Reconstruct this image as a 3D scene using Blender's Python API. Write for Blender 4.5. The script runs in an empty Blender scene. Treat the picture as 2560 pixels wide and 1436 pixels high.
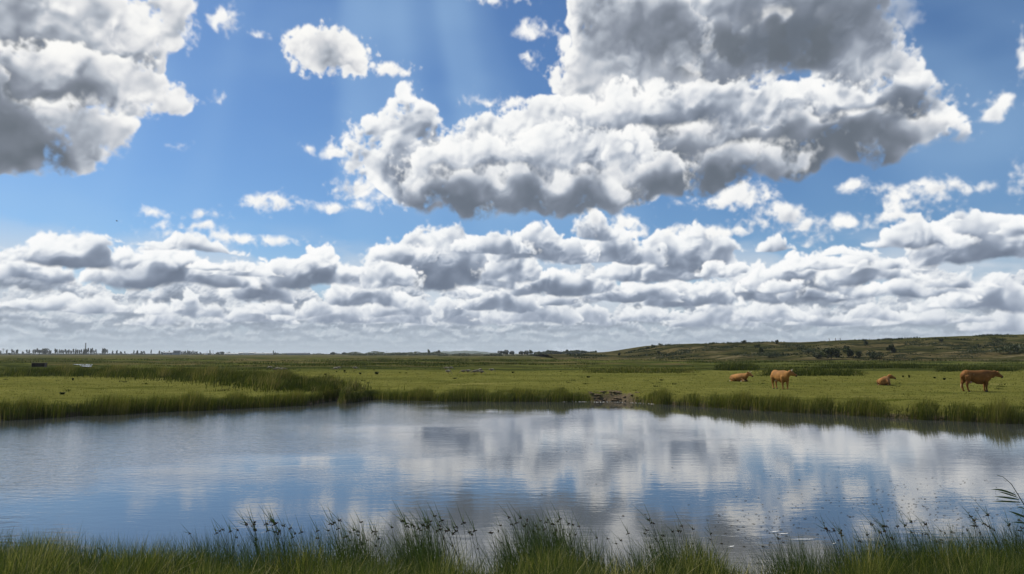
import bpy, bmesh, math, random
import numpy as np
from math import radians as R, degrees, atan2, hypot, cos, sin, tan, pi
from mathutils import Vector, Matrix

scene = bpy.context.scene
FP = 1828.0                      # focal length in photograph pixels (photograph 2560 wide)
PITCH = math.atan(166.0 / FP)
CAM_Z = 3.2                      # metres above the water
FIELD = 0.6                      # height of the far meadow above the water
SUN_AZ, SUN_EL = -58.0, 47.0     # degrees from straight ahead (+Y), up
HAZE = True

# ------------------------------------------------------------------ camera and exposure
cam_data = bpy.data.cameras.new('camera'); cam = bpy.data.objects.new('camera', cam_data)
scene.collection.objects.link(cam)
cam_data.sensor_width = 36.0; cam_data.lens = 36.0 * FP / 2560
cam_data.clip_start = 0.1; cam_data.clip_end = 60000
cam.location = (0, 0, CAM_Z); cam.rotation_euler = (pi / 2 + PITCH, 0, 0)
scene.camera = cam
vs = scene.view_settings
vs.view_transform = 'Standard'; vs.look = 'None'; vs.exposure = 0.0; vs.gamma = 1.0; vs.use_curve_mapping = False
cy = scene.cycles
cy.max_bounces = 6; cy.diffuse_bounces = 2; cy.glossy_bounces = 3; cy.transmission_bounces = 3
cy.transparent_max_bounces = 8; cy.volume_bounces = 0; cy.use_denoising = True

# ------------------------------------------------------------------ sun
sd = bpy.data.lights.new('sun', 'SUN'); sd.energy = 5.0; sd.angle = R(0.6); sd.color = (1.0, 0.93, 0.80)
sun = bpy.data.objects.new('sun', sd); scene.collection.objects.link(sun)
to_sun = Vector((sin(R(SUN_AZ)) * cos(R(SUN_EL)), cos(R(SUN_AZ)) * cos(R(SUN_EL)), sin(R(SUN_EL))))
sun.rotation_euler = to_sun.to_track_quat('Z', 'Y').to_euler(); sun.location = (0, 0, 60)

# ------------------------------------------------------------------ node graphs written as arithmetic
class N:
    tree = None
    def __init__(s, sock): s.s = sock
    def __add__(a, b): return M('ADD', a, b)
    def __radd__(a, b): return M('ADD', a, b)
    def __sub__(a, b): return M('SUBTRACT', a, b)
    def __rsub__(a, b): return M('SUBTRACT', b, a)
    def __mul__(a, b): return M('MULTIPLY', a, b)
    def __rmul__(a, b): return M('MULTIPLY', a, b)
def _put(inp, v):
    if isinstance(v, N): N.tree.links.new(v.s, inp)
    elif isinstance(v, (tuple, list)) and len(v) == 3 and inp.type == 'RGBA': inp.default_value = (*v, 1)
    else: inp.default_value = v
def M(op, *a, clamp=False):
    n = N.tree.nodes.new('ShaderNodeMath'); n.operation = op; n.use_clamp = clamp
    for i, v in enumerate(a): _put(n.inputs[i], v)
    return N(n.outputs[0])
def V(op, *a, out=0):
    n = N.tree.nodes.new('ShaderNodeVectorMath'); n.operation = op
    for i, v in enumerate(a): _put(n.inputs[i], v)
    return N(n.outputs[out])
def XYZ(x, y, z=0.0):
    n = N.tree.nodes.new('ShaderNodeCombineXYZ')
    for i, v in enumerate((x, y, z)): _put(n.inputs[i], v)
    return N(n.outputs[0])
def SEP(v):
    n = N.tree.nodes.new('ShaderNodeSeparateXYZ'); _put(n.inputs[0], v)
    return [N(o) for o in n.outputs]
def MR(v, a, b, c=0.0, d=1.0, mode='SMOOTHSTEP'):
    n = N.tree.nodes.new('ShaderNodeMapRange'); n.interpolation_type = mode; n.clamp = True
    for i, x in enumerate((v, a, b, c, d)): _put(n.inputs[i], x)
    return N(n.outputs[0])
def NOISE(v, scale, detail=3, rough=0.5, dim='3D', w=None):
    n = N.tree.nodes.new('ShaderNodeTexNoise'); n.noise_dimensions = dim
    if v is not None and dim != '1D': _put(n.inputs['Vector'], v)
    if w is not None: _put(n.inputs['W'], w)
    _put(n.inputs['Scale'], scale); n.inputs['Detail'].default_value = detail; n.inputs['Roughness'].default_value = rough
    return N(n.outputs['Fac'])
def MIX(f, a, b, mode='MIX'):
    n = N.tree.nodes.new('ShaderNodeMix'); n.data_type = 'RGBA'; n.blend_type = mode; n.clamp_factor = True
    _put(n.inputs[0], f); _put(n.inputs[6], a); _put(n.inputs[7], b)
    return N(n.outputs[2])
def ATTR(name, out='Fac'):
    n = N.tree.nodes.new('ShaderNodeAttribute'); n.attribute_name = name
    return N(n.outputs[out])
def POS():
    n = N.tree.nodes.new('ShaderNodeNewGeometry'); return N(n.outputs['Position'])
def OBJ():
    n = N.tree.nodes.new('ShaderNodeTexCoord'); return N(n.outputs['Object'])
def RND():
    n = N.tree.nodes.new('ShaderNodeObjectInfo'); return N(n.outputs['Random'])
def BUMP(h, strength=0.5, dist=0.1):
    n = N.tree.nodes.new('ShaderNodeBump'); n.inputs['Strength'].default_value = strength; n.inputs['Distance'].default_value = dist
    _put(n.inputs['Height'], h); return N(n.outputs[0])
def material(name):
    m = bpy.data.materials.new(name); m.use_nodes = True; m.node_tree.nodes.clear(); N.tree = m.node_tree
    return m
def finish(m, sh, vol=None):
    o = m.node_tree.nodes.new('ShaderNodeOutputMaterial'); m.node_tree.links.new(sh.s, o.inputs['Surface']); return m
def PRINC(color, rough=0.8, normal=None, spec=0.3, metal=0.0, **kw):
    n = N.tree.nodes.new('ShaderNodeBsdfPrincipled'); _put(n.inputs['Base Color'], color); _put(n.inputs['Roughness'], rough)
    n.inputs['Specular IOR Level'].default_value = spec; n.inputs['Metallic'].default_value = metal
    if normal is not None: _put(n.inputs['Normal'], normal)
    return N(n.outputs[0])
def SHMIX(f, a, b):
    n = N.tree.nodes.new('ShaderNodeMixShader'); _put(n.inputs[0], f)
    N.tree.links.new(a.s, n.inputs[1]); N.tree.links.new(b.s, n.inputs[2]); return N(n.outputs[0])
def TRANSL(color):
    n = N.tree.nodes.new('ShaderNodeBsdfTranslucent'); _put(n.inputs[0], color); return N(n.outputs[0])
def azel(px, py):
    X = (px - 1280) / FP; U = -(py - 718) / FP
    y = cos(PITCH) - U * sin(PITCH); z = sin(PITCH) + U * cos(PITCH)
    return degrees(atan2(X, y)), degrees(atan2(z, hypot(X, y)))
SKY_TINT = (0.60, 0.785, 0.97)
# ------------------------------------------------------------------ cloud field, computed over azimuth x elevation
PPD = 32                                   # samples per degree
AZ0, AZ1, EL0, EL1 = -44.0, 44.0, 0.0, 34.0
CW, CH = int((AZ1 - AZ0) * PPD), int((EL1 - EL0) * PPD)
F32 = np.float32
def _fbm_tile(n, beta, seed, lo=0):
    r = np.random.RandomState(seed)
    fx = np.fft.fftfreq(n)[:, None] * n; fy = np.fft.rfftfreq(n)[None, :] * n
    f = np.sqrt(fx * fx + fy * fy); f[0, 0] = 1
    amp = f ** (-beta); amp[f < lo] = 0; amp[0, 0] = 0
    ph = r.uniform(0, 2 * math.pi, f.shape)
    a = np.fft.irfft2(amp * np.exp(1j * ph), s=(n, n))
    return (a / a.std()).astype(F32)
def _worley_tile(n, g, seed):
    r = np.random.RandomState(seed)
    jx = r.uniform(0, 1, (g, g)).astype(F32); jy = r.uniform(0, 1, (g, g)).astype(F32); rr = r.uniform(0.75, 1.2, (g, g)).astype(F32)
    c = (np.arange(n, dtype=F32) + 0.5) * g / n
    X, Y = np.meshgrid(c, c); ix = X.astype(int); iy = Y.astype(int)
    best = np.full((n, n), 9, F32)
    for a in (-1, 0, 1):
        for b in (-1, 0, 1):
            kx, ky = (ix + a) % g, (iy + b) % g
            d = ((ix + a + jx[ky, kx] - X) ** 2 + (iy + b + jy[ky, kx] - Y) ** 2) / rr[ky, kx] ** 2
            best = np.minimum(best, d)
    return np.clip(1 - best / 0.9, -0.2, 1).astype(F32)        # paraboloid heads
TN = 1024
FBM = _fbm_tile(TN, 2.25, 3, 3); FBM2 = _fbm_tile(TN, 2.25, 4, 3); ROUGH = _fbm_tile(TN, 1.85, 5, 4)
WOR = _worley_tile(TN, 16, 6)
def samp(t, x, y):
    """bilinear, periodic; x, y in samples of the tile"""
    xf = np.floor(x); yf = np.floor(y); fx = x - xf; fy = y - yf
    x0 = xf.astype(np.int32) & (TN - 1); y0 = yf.astype(np.int32) & (TN - 1)
    x1 = (x0 + 1) & (TN - 1); y1 = (y0 + 1) & (TN - 1)
    t = t.ravel(); y0 = y0 * TN; y1 = y1 * TN
    a = t[y0 + x0]; b = t[y0 + x1]; c = t[y1 + x0]; d = t[y1 + x1]
    a += (b - a) * fx; c += (d - c) * fx
    return a + (c - a) * fy
def fbm(X, Y, size, t=None, ox=0.0, oy=0.0):
    """size: degrees covered by the largest lumps of the noise"""
    k = TN / 3 / size
    return samp(FBM if t is None else t, X * k + ox * 97.1, Y * k + oy * 57.7)
def heads(X, Y, size, ox=0.0, octs=4, gain=0.40):
    """cauliflower: heads upon heads; about 0..1"""
    k = TN / 16 / size; out = 0; a = 1.0; tot = 0
    ca, sa = 1.0, 0.0
    for i in range(octs):
        out = out + a * samp(WOR, (X * ca - Y * sa) * k + 311.7 * i + ox * 71.3, (X * sa + Y * ca) * k + 127.3 * i + ox * 33.9)
        tot += a; a *= gain; k *= 2.13
        th = 0.9 * (i + 1); ca, sa = cos(th), sin(th)
    return out / tot
def sstep(v, a, b):
    t = np.clip((v - a) / (b - a), 0, 1); return t * t * (3 - 2 * t)
def blobs_deg(bl):
    out = []
    for (x, y, rx, ry, *k) in bl:
        a, e = azel(x, y)
        a2, _ = azel(x + rx, y); a1, _ = azel(x - rx, y); _, e2 = azel(x, y - ry); _, e1 = azel(x, y + ry)
        out.append((a, e, (a2 - a1) / 2, (e2 - e1) / 2, *(k or [1.0])))
    return out
def union(X, Y, bl, k):
    """signed depth in degrees inside a smooth union of ellipses"""
    acc = None
    for a, e, rx, ry, w in bl:
        r = min(rx, ry)
        f = (1 - np.sqrt(((X - a) / rx) ** 2 + ((Y - e) / ry) ** 2)) * r
        if acc is None: acc = f
        else:
            h = np.clip(0.5 + 0.5 * (f - acc) / k, 0, 1)
            acc = acc + (f - acc) * h + k * h * (1 - h)
    return acc
def weights(X, Y, bl, s=1.0):
    acc = np.zeros_like(X)
    for a, e, rx, ry, w in bl:
        d = np.sqrt(((X - a) / rx) ** 2 + ((Y - e) / ry) ** 2)
        acc += w * sstep(d, 1.65 * s, 0.0)
    return acc
gx = (np.arange(CW, dtype=F32) + 0.5) / PPD + AZ0; gy = (np.arange(CH, dtype=F32) + 0.5) / PPD + EL0
COL = np.zeros((CH, CW, 3), F32); ALP = np.zeros((CH, CW), F32)
def s2l(c):
    c = np.asarray(c, float) / 255
    return np.where(c <= 0.04045, c / 12.92, ((c + 0.055) / 1.055) ** 2.4)
TONE_X = np.array([0.0, 0.2, 0.4, 0.6, 0.8, 1.0, 1.2])
TONE_C = np.array([s2l(v) for v in ((80, 87, 94), (104, 112, 121), (138, 145, 157), (177, 184, 194), (216, 218, 222), (243, 243, 242), (255, 254, 250))])
TONE_B = np.array([s2l(v) for v in ((88, 99, 114), (114, 126, 145), (144, 156, 175), (180, 190, 205), (216, 222, 230), (243, 246, 248), (255, 255, 255))])
def tone(b, blue=0.0):
    return np.stack([np.interp(b, TONE_X, TONE_C[:, i] * (1 - blue) + TONE_B[:, i] * blue) for i in range(3)], -1).astype(F32)
def over(sl, col, alpha):
    a = alpha[..., None]; A0 = ALP[sl][..., None]
    out = a + A0 * (1 - a)
    COL[sl] = (col * a + COL[sl] * A0 * (1 - a)) / np.maximum(out, 1e-5)
    ALP[sl] = out[..., 0]
def shift(a, dx, dy):
    """value found dx, dy samples away (edge held)"""
    h, w = a.shape
    ix = np.clip(np.arange(w) + dx, 0, w - 1); iy = np.clip(np.arange(h) + dy, 0, h - 1)
    return a[iy][:, ix]
def blur(a, r):
    """box blur twice"""
    for _ in range(2):
        for ax in (0, 1):
            n = a.shape[ax]; p = np.pad(a, [(r + 1, r) if i == ax else (0, 0) for i in (0, 1)], mode='edge')
            c = np.cumsum(p, axis=ax, dtype=np.float64)
            hi = np.take(c, np.arange(2 * r + 1, 2 * r + 1 + n), axis=ax); lo = np.take(c, np.arange(0, n), axis=ax)
            a = ((hi - lo) / (2 * r + 1)).astype(F32)
    return a
def slope(Z):
    """how much a height field faces the sun (above, a little left, behind)"""
    gyv, gxv = np.gradient(Z); gyv *= PPD; gxv *= PPD
    return (0.40 * gxv - 0.85 * gyv + 0.12) / np.sqrt(1 + gxv ** 2 + gyv ** 2)
def shadowed(Hm, step, dens):
    T = np.clip(Hm, 0, 1.6); tau = np.zeros_like(T)
    for i, w in ((1, 1.0), (2, 1.0), (4, 0.9), (7, 0.8), (11, 0.6)):
        tau += w * shift(T, int(-0.45 * i * step), int(i * step))
    return np.exp(-tau * dens)
def cloud(bl, darks=(), lites=(), size=1.6, amp=1.0, k=0.7, dens=0.35, base=0.60, rough=0.22, edge=0.22, warp=0.8, rel=0.28, blue=0.3, thick=1.5, seed=0, octs=4, maxa=1.0, mott=0.26, floor=None, fl=0.25, haze=0.0, puff=1.0):
    bl = blobs_deg(bl); darks = blobs_deg(darks); lites = blobs_deg(lites)
    m = 2.0
    a0 = min(b[0] - b[2] for b in bl) - m; a1 = max(b[0] + b[2] for b in bl) + m
    e0 = min(b[1] - b[3] for b in bl) - m; e1 = max(b[1] + b[3] for b in bl) + m
    i0, i1 = max(0, int((a0 - AZ0) * PPD)), min(CW, int((a1 - AZ0) * PPD))
    j0, j1 = max(0, int((e0 - EL0) * PPD)), min(CH, int((e1 - EL0) * PPD))
    sl = (slice(j0, j1), slice(i0, i1))
    X, Y = np.meshgrid(gx[i0:i1], gy[j0:j1])
    wx = fbm(X, Y, 6.0, FBM, seed, 1); wy = fbm(X, Y, 6.0, FBM2, seed, 2)
    Xw = X + wx * warp * 0.6; Yw = Y + wy * warp * 0.45
    F = union(Xw, Yw, bl, k)
    rx = fbm(X, Y, 1.5 * size, FBM2, seed, 5); ry = fbm(X, Y, 1.5 * size, FBM, seed, 6)
    Xd = X + rx * 0.10 * size + wx * 0.4; Yd = Y + ry * 0.10 * size + wy * 0.4
    hA = heads(Xd, Yd, size * 1.9, seed, 2, 0.5)
    hB = heads(Xd, Yd, size * 0.85, seed + 3.7, 2, 0.45)
    hC = heads(Xd, Yd, size * 0.30, seed + 9.1, 2, 0.5)
    ro = fbm(X, Y, 1.3, ROUGH, seed, 3)
    shred = sstep(fbm(X, Y, 4.0, FBM2, seed, 13), -0.6, 1.4)            # crisp heads here, torn edge there
    H = F + (hA - 0.45) * amp * 0.95 + (hB - 0.45) * amp * 0.42 + (hC - 0.45) * amp * 0.13 + ro * rough * (0.12 + 0.9 * shred)
    alpha = blur(sstep(H, -0.04, edge * (0.8 + 2.6 * shred)), 1) * maxa
    if floor is not None:                                               # flat base
        if isinstance(floor, tuple): (fa, fe), (fb, fg) = azel(*floor[:2]), azel(*floor[2:]); ef = fe + (X - fa) * (fg - fe) / (fb - fa)
        else: _, ef = azel(1280, floor)
        tf = Y - ef + wy * 0.14 * size + (hA - 0.5) * 0.10 * size
        hh = np.maximum(max(b_[1] + b_[3] for b_ in bl) - ef, 1.0)
        alpha = alpha * sstep(tf, -0.10 * size, 0.16 * size); grad = sstep(tf / hh, 0.75, 0.0)
    else: grad = 0.0
    bulge = np.sqrt(np.clip(H, 0, thick * 2) + 0.05)
    direct = shadowed(blur(H, 6), max(2, PPD * size * 0.10), dens)
    lA = slope(blur(bulge + hA * amp * 1.5 * size / 2, 5)); lB = slope(blur(hB * 0.55 * size, 2)); lC = slope(blur(hC * 0.20 * size, 1))
    dx, dy = X + rx * 0.16 * size + wx * 0.6, Y + ry * 0.13 * size + wy * 0.4
    dk = blur(weights(dx, dy, darks), 5) if darks else np.zeros_like(X)
    li = weights(dx, dy, lites) if lites else 0.0
    rim = np.exp(-np.clip(H, 0, 9) * 2.6)
    crisp = sstep(fbm(X, Y, 5.0, FBM, seed, 15) + 1.4 * rim - 1.2 * dk, -0.9, 1.3)
    b = base + 0.30 * (direct - 0.35) + rel * (0.75 * lA * np.clip(1.1 - dk, 0.25, 1) + (0.34 * lB + 0.13 * lC) * (0.05 + 0.95 * crisp)) + (hB - 0.5) * 0.17 * puff * (0.15 + crisp) + (hC - 0.45) * 0.05 * crisp \
        + 0.24 * rim - dk * (1.12 + 0.5 * (0.5 - hA)) + li * (0.4 + 1.1 * hB) + fbm(X, Y, 5.0, FBM, seed, 9) * 0.055 + (hA - 0.5) * mott + (hB - 0.5) * mott * 0.5 * crisp
    b = blur(b - grad * fl, 1)
    b = 0.56 + (b - 0.74) * 1.12 - 0.10 * sstep(H, 0.2, 2.2)
    b = np.where(b < 0.55, 0.12 + 0.43 * np.exp((np.minimum(b, 0.55) - 0.55) / 0.43), b)
    b = np.where(b > 0.9, 0.9 + 0.3 * np.tanh((np.maximum(b, 0.9) - 0.9) / 0.35), b)
    b = b * (1 - haze) + 0.62 * haze
    over(sl, tone(b, blue), alpha)
def rank(y_px, h_px, size, cover, haze, seed, hz):
    """one rank of far cumulus: heaped tops over flat grey bases"""
    _, eb = azel(1280, y_px); h = h_px / 32.0
    j0, j1 = max(0, int((eb - 0.8 * h - EL0) * PPD)), min(CH, int((eb + 3.2 * h - EL0) * PPD))
    sl = (slice(j0, j1), slice(0, CW))
    X, Y = np.meshgrid(gx, gy[j0:j1])
    wx = fbm(X, Y, 2.2 * h, FBM, seed, 1); wy = fbm(X, Y, 2.2 * h, FBM2, seed, 2)
    prof = fbm(X, np.full_like(X, seed * 3.3), 7.0 * h, FBM, seed, 4); prof2 = fbm(X, Y * 0.4, 3.0 * h, FBM2, seed, 7)
    off = fbm(X, np.full_like(X, seed * 1.3), 12.0 * h, FBM2, seed, 8) * h * 0.25
    hl = h * (cover + 0.55 * prof + 0.30 * prof2)
    hd = heads(X + wx * 0.06 * h, (Y + wy * 0.05 * h) * 1.2, size, seed, 3)
    t = Y - eb + off
    H = hl - np.abs(t - 0.25 * h) * 0.9 + (hd - 0.4) * h * 0.75 + fbm(X, Y, 0.8 * h, ROUGH, seed, 3) * 0.08 * h
    alpha = sstep(H, -0.05 * h, (0.22 + 0.5 * haze) * h) * sstep(t + wy * 0.10 * h + (hd - .5) * 0.2 * h, -(0.25 + 0.5 * haze) * h, 0.12 * h)
    Z = np.sqrt(np.clip(H, 0, 2 * h) + 0.01) * 0.9 + hd * h * 0.75
    gyv, gxv = np.gradient(Z); gyv *= PPD; gxv *= PPD
    lam = (0.36 * gxv - 0.80 * gyv + 0.28) / np.sqrt(1 + gxv ** 2 + gyv ** 2)
    rel_t = np.clip(t / np.maximum(hl, 0.4 * h), 0, 1.3)
    b = 0.36 + 0.36 * sstep(rel_t, 0.0, 0.8) + 0.20 * blur(lam, 1) * (0.35 + 0.65 * sstep(rel_t, 0, 0.5)) + 0.25 * np.exp(-np.clip(H, 0, 9) * 4 / h) + fbm(X, Y, 2.5 * h, FBM, seed, 11) * 0.05
    c = tone(b, 0.75)
    c = c * (1 - haze) + np.asarray(s2l(hz), F32) * haze
    over(sl, c, alpha * (1 - 0.28 * haze))
HZ = (178, 190, 202)
def veil(y0, y1, y2, lo, hi, seed, colr):
    """thin streaky sheet between two heights (photograph rows y0 top .. y2 bottom)"""
    e0, e1, e2 = (azel(1280, v)[1] for v in (y0, y1, y2))
    j1 = min(CH, int(e0 * PPD)); X, Y = np.meshgrid(gx, gy[:j1])
    n = fbm(X * 0.45, Y * 1.3, 6.0, FBM, seed, 2)
    over((slice(0, j1), slice(0, CW)), np.broadcast_to(np.asarray(s2l(colr), F32), X.shape + (3,)),
         sstep(n + 1.2 * sstep(Y, e0, e1) - 0.6, lo, hi) * sstep(Y, e0, e1) * sstep(Y, -9, e2))
veil(560, 740, 1000, -1.2, 1.0, 4, (206, 216, 227))
veil(700, 830, 1000, -2.0, -0.2, 5, (178, 190, 202))
for (y, h, size, cover, haze) in [(868, 10, 0.6, 0.8, 0.88), (855, 13, 0.7, 0.7, 0.76), (842, 16, 0.8, 0.7, 0.62),
                                  (828, 19, 0.9, 0.66, 0.46), (814, 23, 1.0, 0.66, 0.34), (797, 28, 1.1, 0.60, 0.24), (778, 32, 1.2, 0.55, 0.16), (757, 36, 1.3, 0.45, 0.10)]:
    rank(y, h, size, cover, haze, y * 0.37, HZ)
def heap(cx, base, hw, ht, dark, seed=None, blue=0.9, bright=0.70, hz=0.0):
    """one cumulus: heaped ellipses over a flat base (photograph pixels)"""
    seed = cx * 0.013 + base * 0.037; r = np.random.RandomState(int(cx * 7 + base))
    n = max(3, int(hw / ht * 3.2)); bl = []
    for i in range(n):
        u = (i + 0.5) / n * 2 - 1 + r.uniform(-.12, .12)
        top = ht * (1 - abs(u) ** 2.2 * 0.62) * r.uniform(0.72, 1.0)
        rx = hw / n * r.uniform(1.3, 1.9); ry = min(top * 0.5, rx * 1.3)
        bl.append((cx + u * hw * 0.84, base - top + ry, rx, ry)); bl.append((cx + u * hw * 0.84, base - top * 0.35, rx * 1.15, top * 0.42))
    d = [(cx + r.uniform(-.1, .15) * hw, base - ht * 0.16, hw * 0.85, ht * 0.24, dark * 0.62), (cx + r.uniform(-.35, .35) * hw, base - ht * 0.38, hw * 0.42, ht * 0.24, dark * 0.45)]
    s = max(0.7, min(1.5, ht / 75))
    cloud(bl, d, (), size=s, amp=0.85 * s, k=0.25, base=bright, puff=1.9, blue=blue, warp=0.25, seed=seed, dens=0.32, rough=0.09, edge=0.15, floor=base, fl=0.20, rel=0.40, haze=hz)
HEAPS = [(60,740,100,108,.3),(175,696,150,118,.5),(330,640,90,44,.15),(425,734,132,112,.52),(470,650,80,66,.1),(560,690,60,44,.15),(655,752,70,96,.32),(600,700,80,48,.2),(792,724,92,104,.36),(900,770,80,90,.2),(960,720,60,70,.2),
         (1110,722,150,166,.5),(1240,632,80,60,.2),(1290,700,60,90,.2),(1352,650,82,92,.3),(1490,600,40,64,.1),(1530,662,92,92,.35),(1400,738,140,70,.45),(1250,775,90,60,.35),(1640,706,90,84,.25),(1728,700,92,158,.45),(1575,752,130,60,.42),
         (1735,772,120,62,.4),(1860,762,80,122,.3),(1800,700,50,40,.2),(1975,740,90,96,.3),(2060,762,80,110,.42),(2160,726,84,92,.32),(2110,662,70,40,.15),(1935,640,42,54,.3),(2300,648,96,100,.55),(2475,690,170,186,.32),(2230,700,70,60,.2),
         (2280,764,130,70,.35),(2400,745,60,60,.2),(2490,782,150,90,.45),(480,806,52,68,.25),(390,815,60,40,.15),(110,792,120,52,.25),(245,800,60,56,.3),(640,806,100,50,.25),(770,800,60,44,.2),(855,815,90,50,.25),(1010,806,70,60,.3),(1150,818,110,50,.3),
         (1330,806,90,76,.3),(1480,815,80,42,.3),(1620,800,70,50,.25),(1790,818,110,52,.3),(1930,806,70,56,.25),(2080,822,110,50,.3),(2190,806,60,44,.25),(2330,826,120,48,.3),(2520,834,90,56,.35)]
_r = np.random.RandomState(77)
for _i in range(9):                                  # small rounded heads between the named ones
    _x, _y = _r.uniform(-60, 2620), _r.uniform(735, 808)
    if 545 < _x < 980 and _y < 740 or 230 < _x < 330 and _y < 790: continue
    _h = _r.uniform(34, 66); HEAPS.append((_x, _y, _h * _r.uniform(.75, 1.2), _h, _r.uniform(.15, .38)))
HEAPS += [(2570, 640, 90, 90, .3), (2380, 600, 60, 56, .15), (2050, 690, 60, 60, .2), (1440, 660, 50, 66, .25), (1010, 660, 60, 60, .2)]
HEAPS = [(x_, y_ + (6 * sin(x_ * 0.021) if y_ > 750 else 0), w_, h_, d_) for x_, y_, w_, h_, d_ in HEAPS]
for hp in sorted(HEAPS, key=lambda v: -v[1]):
    heap(*hp, hz=float(np.clip((hp[1] - 760) / 160, 0, 0.5)))
shreds = [(2330,475,120,20),(2200,470,50,14),(2290,510,70,18),(2130,470,22,9),(2050,565,80,12),(1640,585,60,10),(620,598,90,8),(440,580,60,12),
          (395,532,20,6),(520,540,30,8),(480,570,60,10),(650,500,45,18),(700,515,50,18),(860,518,62,11),(2500,260,45,18),(2480,285,25,22),
          (1345,75,42,20),(1270,250,60,9),(1330,150,20,16),(1410,110,16,24),(548,235,10,10),(560,50,36,34),(465,70,30,40),(650,82,10,4),(835,380,24,12),(880,470,50,26),(1000,500,50,14),
          (768,368,5,3),(1870,490,70,34),(1960,535,56,24),(2040,560,110,16),(1900,560,60,14),(2250,540,110,14),(1560,560,50,16),(2555,150,10,40),(2550,450,20,40),(1780,505,70,14),(440,360,16,5),(1250,0,30,6),(2040,600,26,12),(1490,545,18,28),(1780,580,70,10)]
cloud(shreds, (), (), size=0.9, amp=0.5, k=0.2, base=0.90, rough=0.20, edge=0.5, warp=0.3, rel=0.22, seed=2, dens=0.2, blue=0.4)
cloud([(820,125,86,55),(745,115,45,32),(885,150,40,34),(740,165,20,14)], [(815,125,60,30,.12)], (), size=1.3, amp=0.6, base=0.85, rel=0.25, edge=0.25, warp=0.2, seed=3, dens=0.25, blue=0.0)
cloud([(970,172,40,14)], (), (), size=1.0, amp=0.4, base=0.9, rel=0.25, edge=0.3, warp=0.1, seed=3.4, dens=0.25, blue=0.0)
# top left
cloud([(150,60,230,110),(320,90,120,100),(420,30,50,50),(40,60,200,120)], [(20,150,150,120,.36),(180,30,90,34,.18)], [(300,100,90,40,.1)], size=1.9, amp=0.9, base=0.78, rel=0.30, edge=0.40, rough=0.22, seed=4, dens=0.15, blue=0.1)
cloud([(60,220,200,110),(250,210,160,90),(380,225,100,56)], [(210,235,110,50,.38),(40,270,150,90,.35)], [(140,150,60,30,.1),(350,230,80,30,.1)], size=1.8, amp=0.9, base=0.80, rel=0.30, edge=0.35, rough=0.22, seed=4.5, dens=0.15, blue=0.1)
cloud([(30,340,200,95),(230,320,90,60),(290,370,34,34),(-60,300,150,140)], [(-20,340,230,150,.58),(110,420,170,44,.40)], (), size=1.9, amp=0.8, base=0.76, rel=0.22, edge=0.45, rough=0.2, seed=4.9, dens=0.15, blue=0.1)
# great cloud: from the back to the front
kw = dict(edge=0.30, dens=0.2, warp=0.6)
cloud([(2240,20,70,60),(2200,60,80,50)], (), (), size=1.6, amp=0.9, base=0.60, rel=0.2, seed=5.0, blue=1.0, edge=1.5, dens=0.1, warp=0.6, maxa=0.7, rough=0.3)
cloud([(1900,30,310,150),(2150,140,110,100),(2240,150,55,60),(1750,120,260,130)], [(2060,50,220,110,.50),(1950,120,200,60,.3)], [(2235,140,60,60,.2)], size=1.7, amp=0.8, base=0.72, rel=0.30, seed=5.1, blue=0.35, **kw)
cloud([(1030,305,62,72),(940,325,66,38),(900,370,50,28),(1000,420,90,80),(1080,380,50,50)], [(1090,350,50,60,.30),(1050,440,80,60,.35)], [(960,480,60,30,.15)], size=1.4, amp=0.8, base=0.76, rel=0.38, seed=5.2, blue=0.6, puff=1.5, **kw)
cloud([(1470,200,66,70),(1600,110,150,150),(1470,20,60,60),(1560,250,150,80),(1430,200,50,30)], [(1550,60,130,80,.28),(1680,80,110,90,.3)], (), size=1.9, amp=0.8, base=0.78, rel=0.25, seed=5.3, blue=0.2, **kw)
cloud([(2200,290,170,75),(2330,305,62,42),(2050,270,190,70),(2270,240,60,60)], [(2250,265,110,66,.50),(2120,310,170,46,.38),(2310,300,80,36,.3)], [(2395,300,36,40,.4),(2100,230,90,24,.28)], size=1.6, amp=0.7, k=1.0, base=0.72, rel=0.28, seed=5.4, blue=0.5, floor=(1900,440,2430,330), fl=0.05, **kw)
cloud([(1250,365,140,66),(1400,330,150,80),(1620,310,200,90),(1800,290,200,80)], [(1640,320,130,44,.36),(1420,390,110,50,.26),(1780,320,150,44,.32)], [(1560,220,150,50,.12)], size=1.6, amp=0.9, base=0.76, rel=0.38, seed=5.5, blue=0.5, puff=1.4, **kw)
cloud([(1800,125,290,85),(2000,95,200,95)], [(1800,130,330,100,.52),(2040,110,220,100,.44),(1640,110,130,70,.2)], [(1930,40,50,30,.55)], size=3.0, amp=0.6, k=1.2, base=0.74, rel=0.10, seed=5.6, blue=0.1, edge=2.4, dens=0.1, warp=0.5, maxa=0.95, mott=0.12)
cloud([(1900,370,320,75),(2130,350,130,50),(1680,400,220,75),(2050,380,180,50),(1960,380,420,62)], [(1930,375,290,56,.55),(2150,345,150,42,.45),(1820,430,250,36,.40),(1600,400,110,46,.25)], (), size=2.1, amp=0.45, k=1.2, base=0.70, rel=0.18, seed=5.7, blue=0.25, edge=0.6, dens=0.15, warp=0.5, mott=0.18, floor=(1600,492,2400,352), fl=0.1)
cloud([(1110,440,100,70),(1250,430,160,80),(1430,410,160,100),(1560,430,150,80)], [(1065,470,100,52,.42),(1220,460,90,44,.30),(1420,440,120,38,.34)], [(1310,400,60,26,.18),(1520,410,70,24,.15)], size=1.5, amp=0.8, k=1.0, base=0.75, rel=0.36, seed=5.8, blue=0.55, puff=1.4, floor=(1060,528,1560,512), fl=0.15, **kw)
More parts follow.
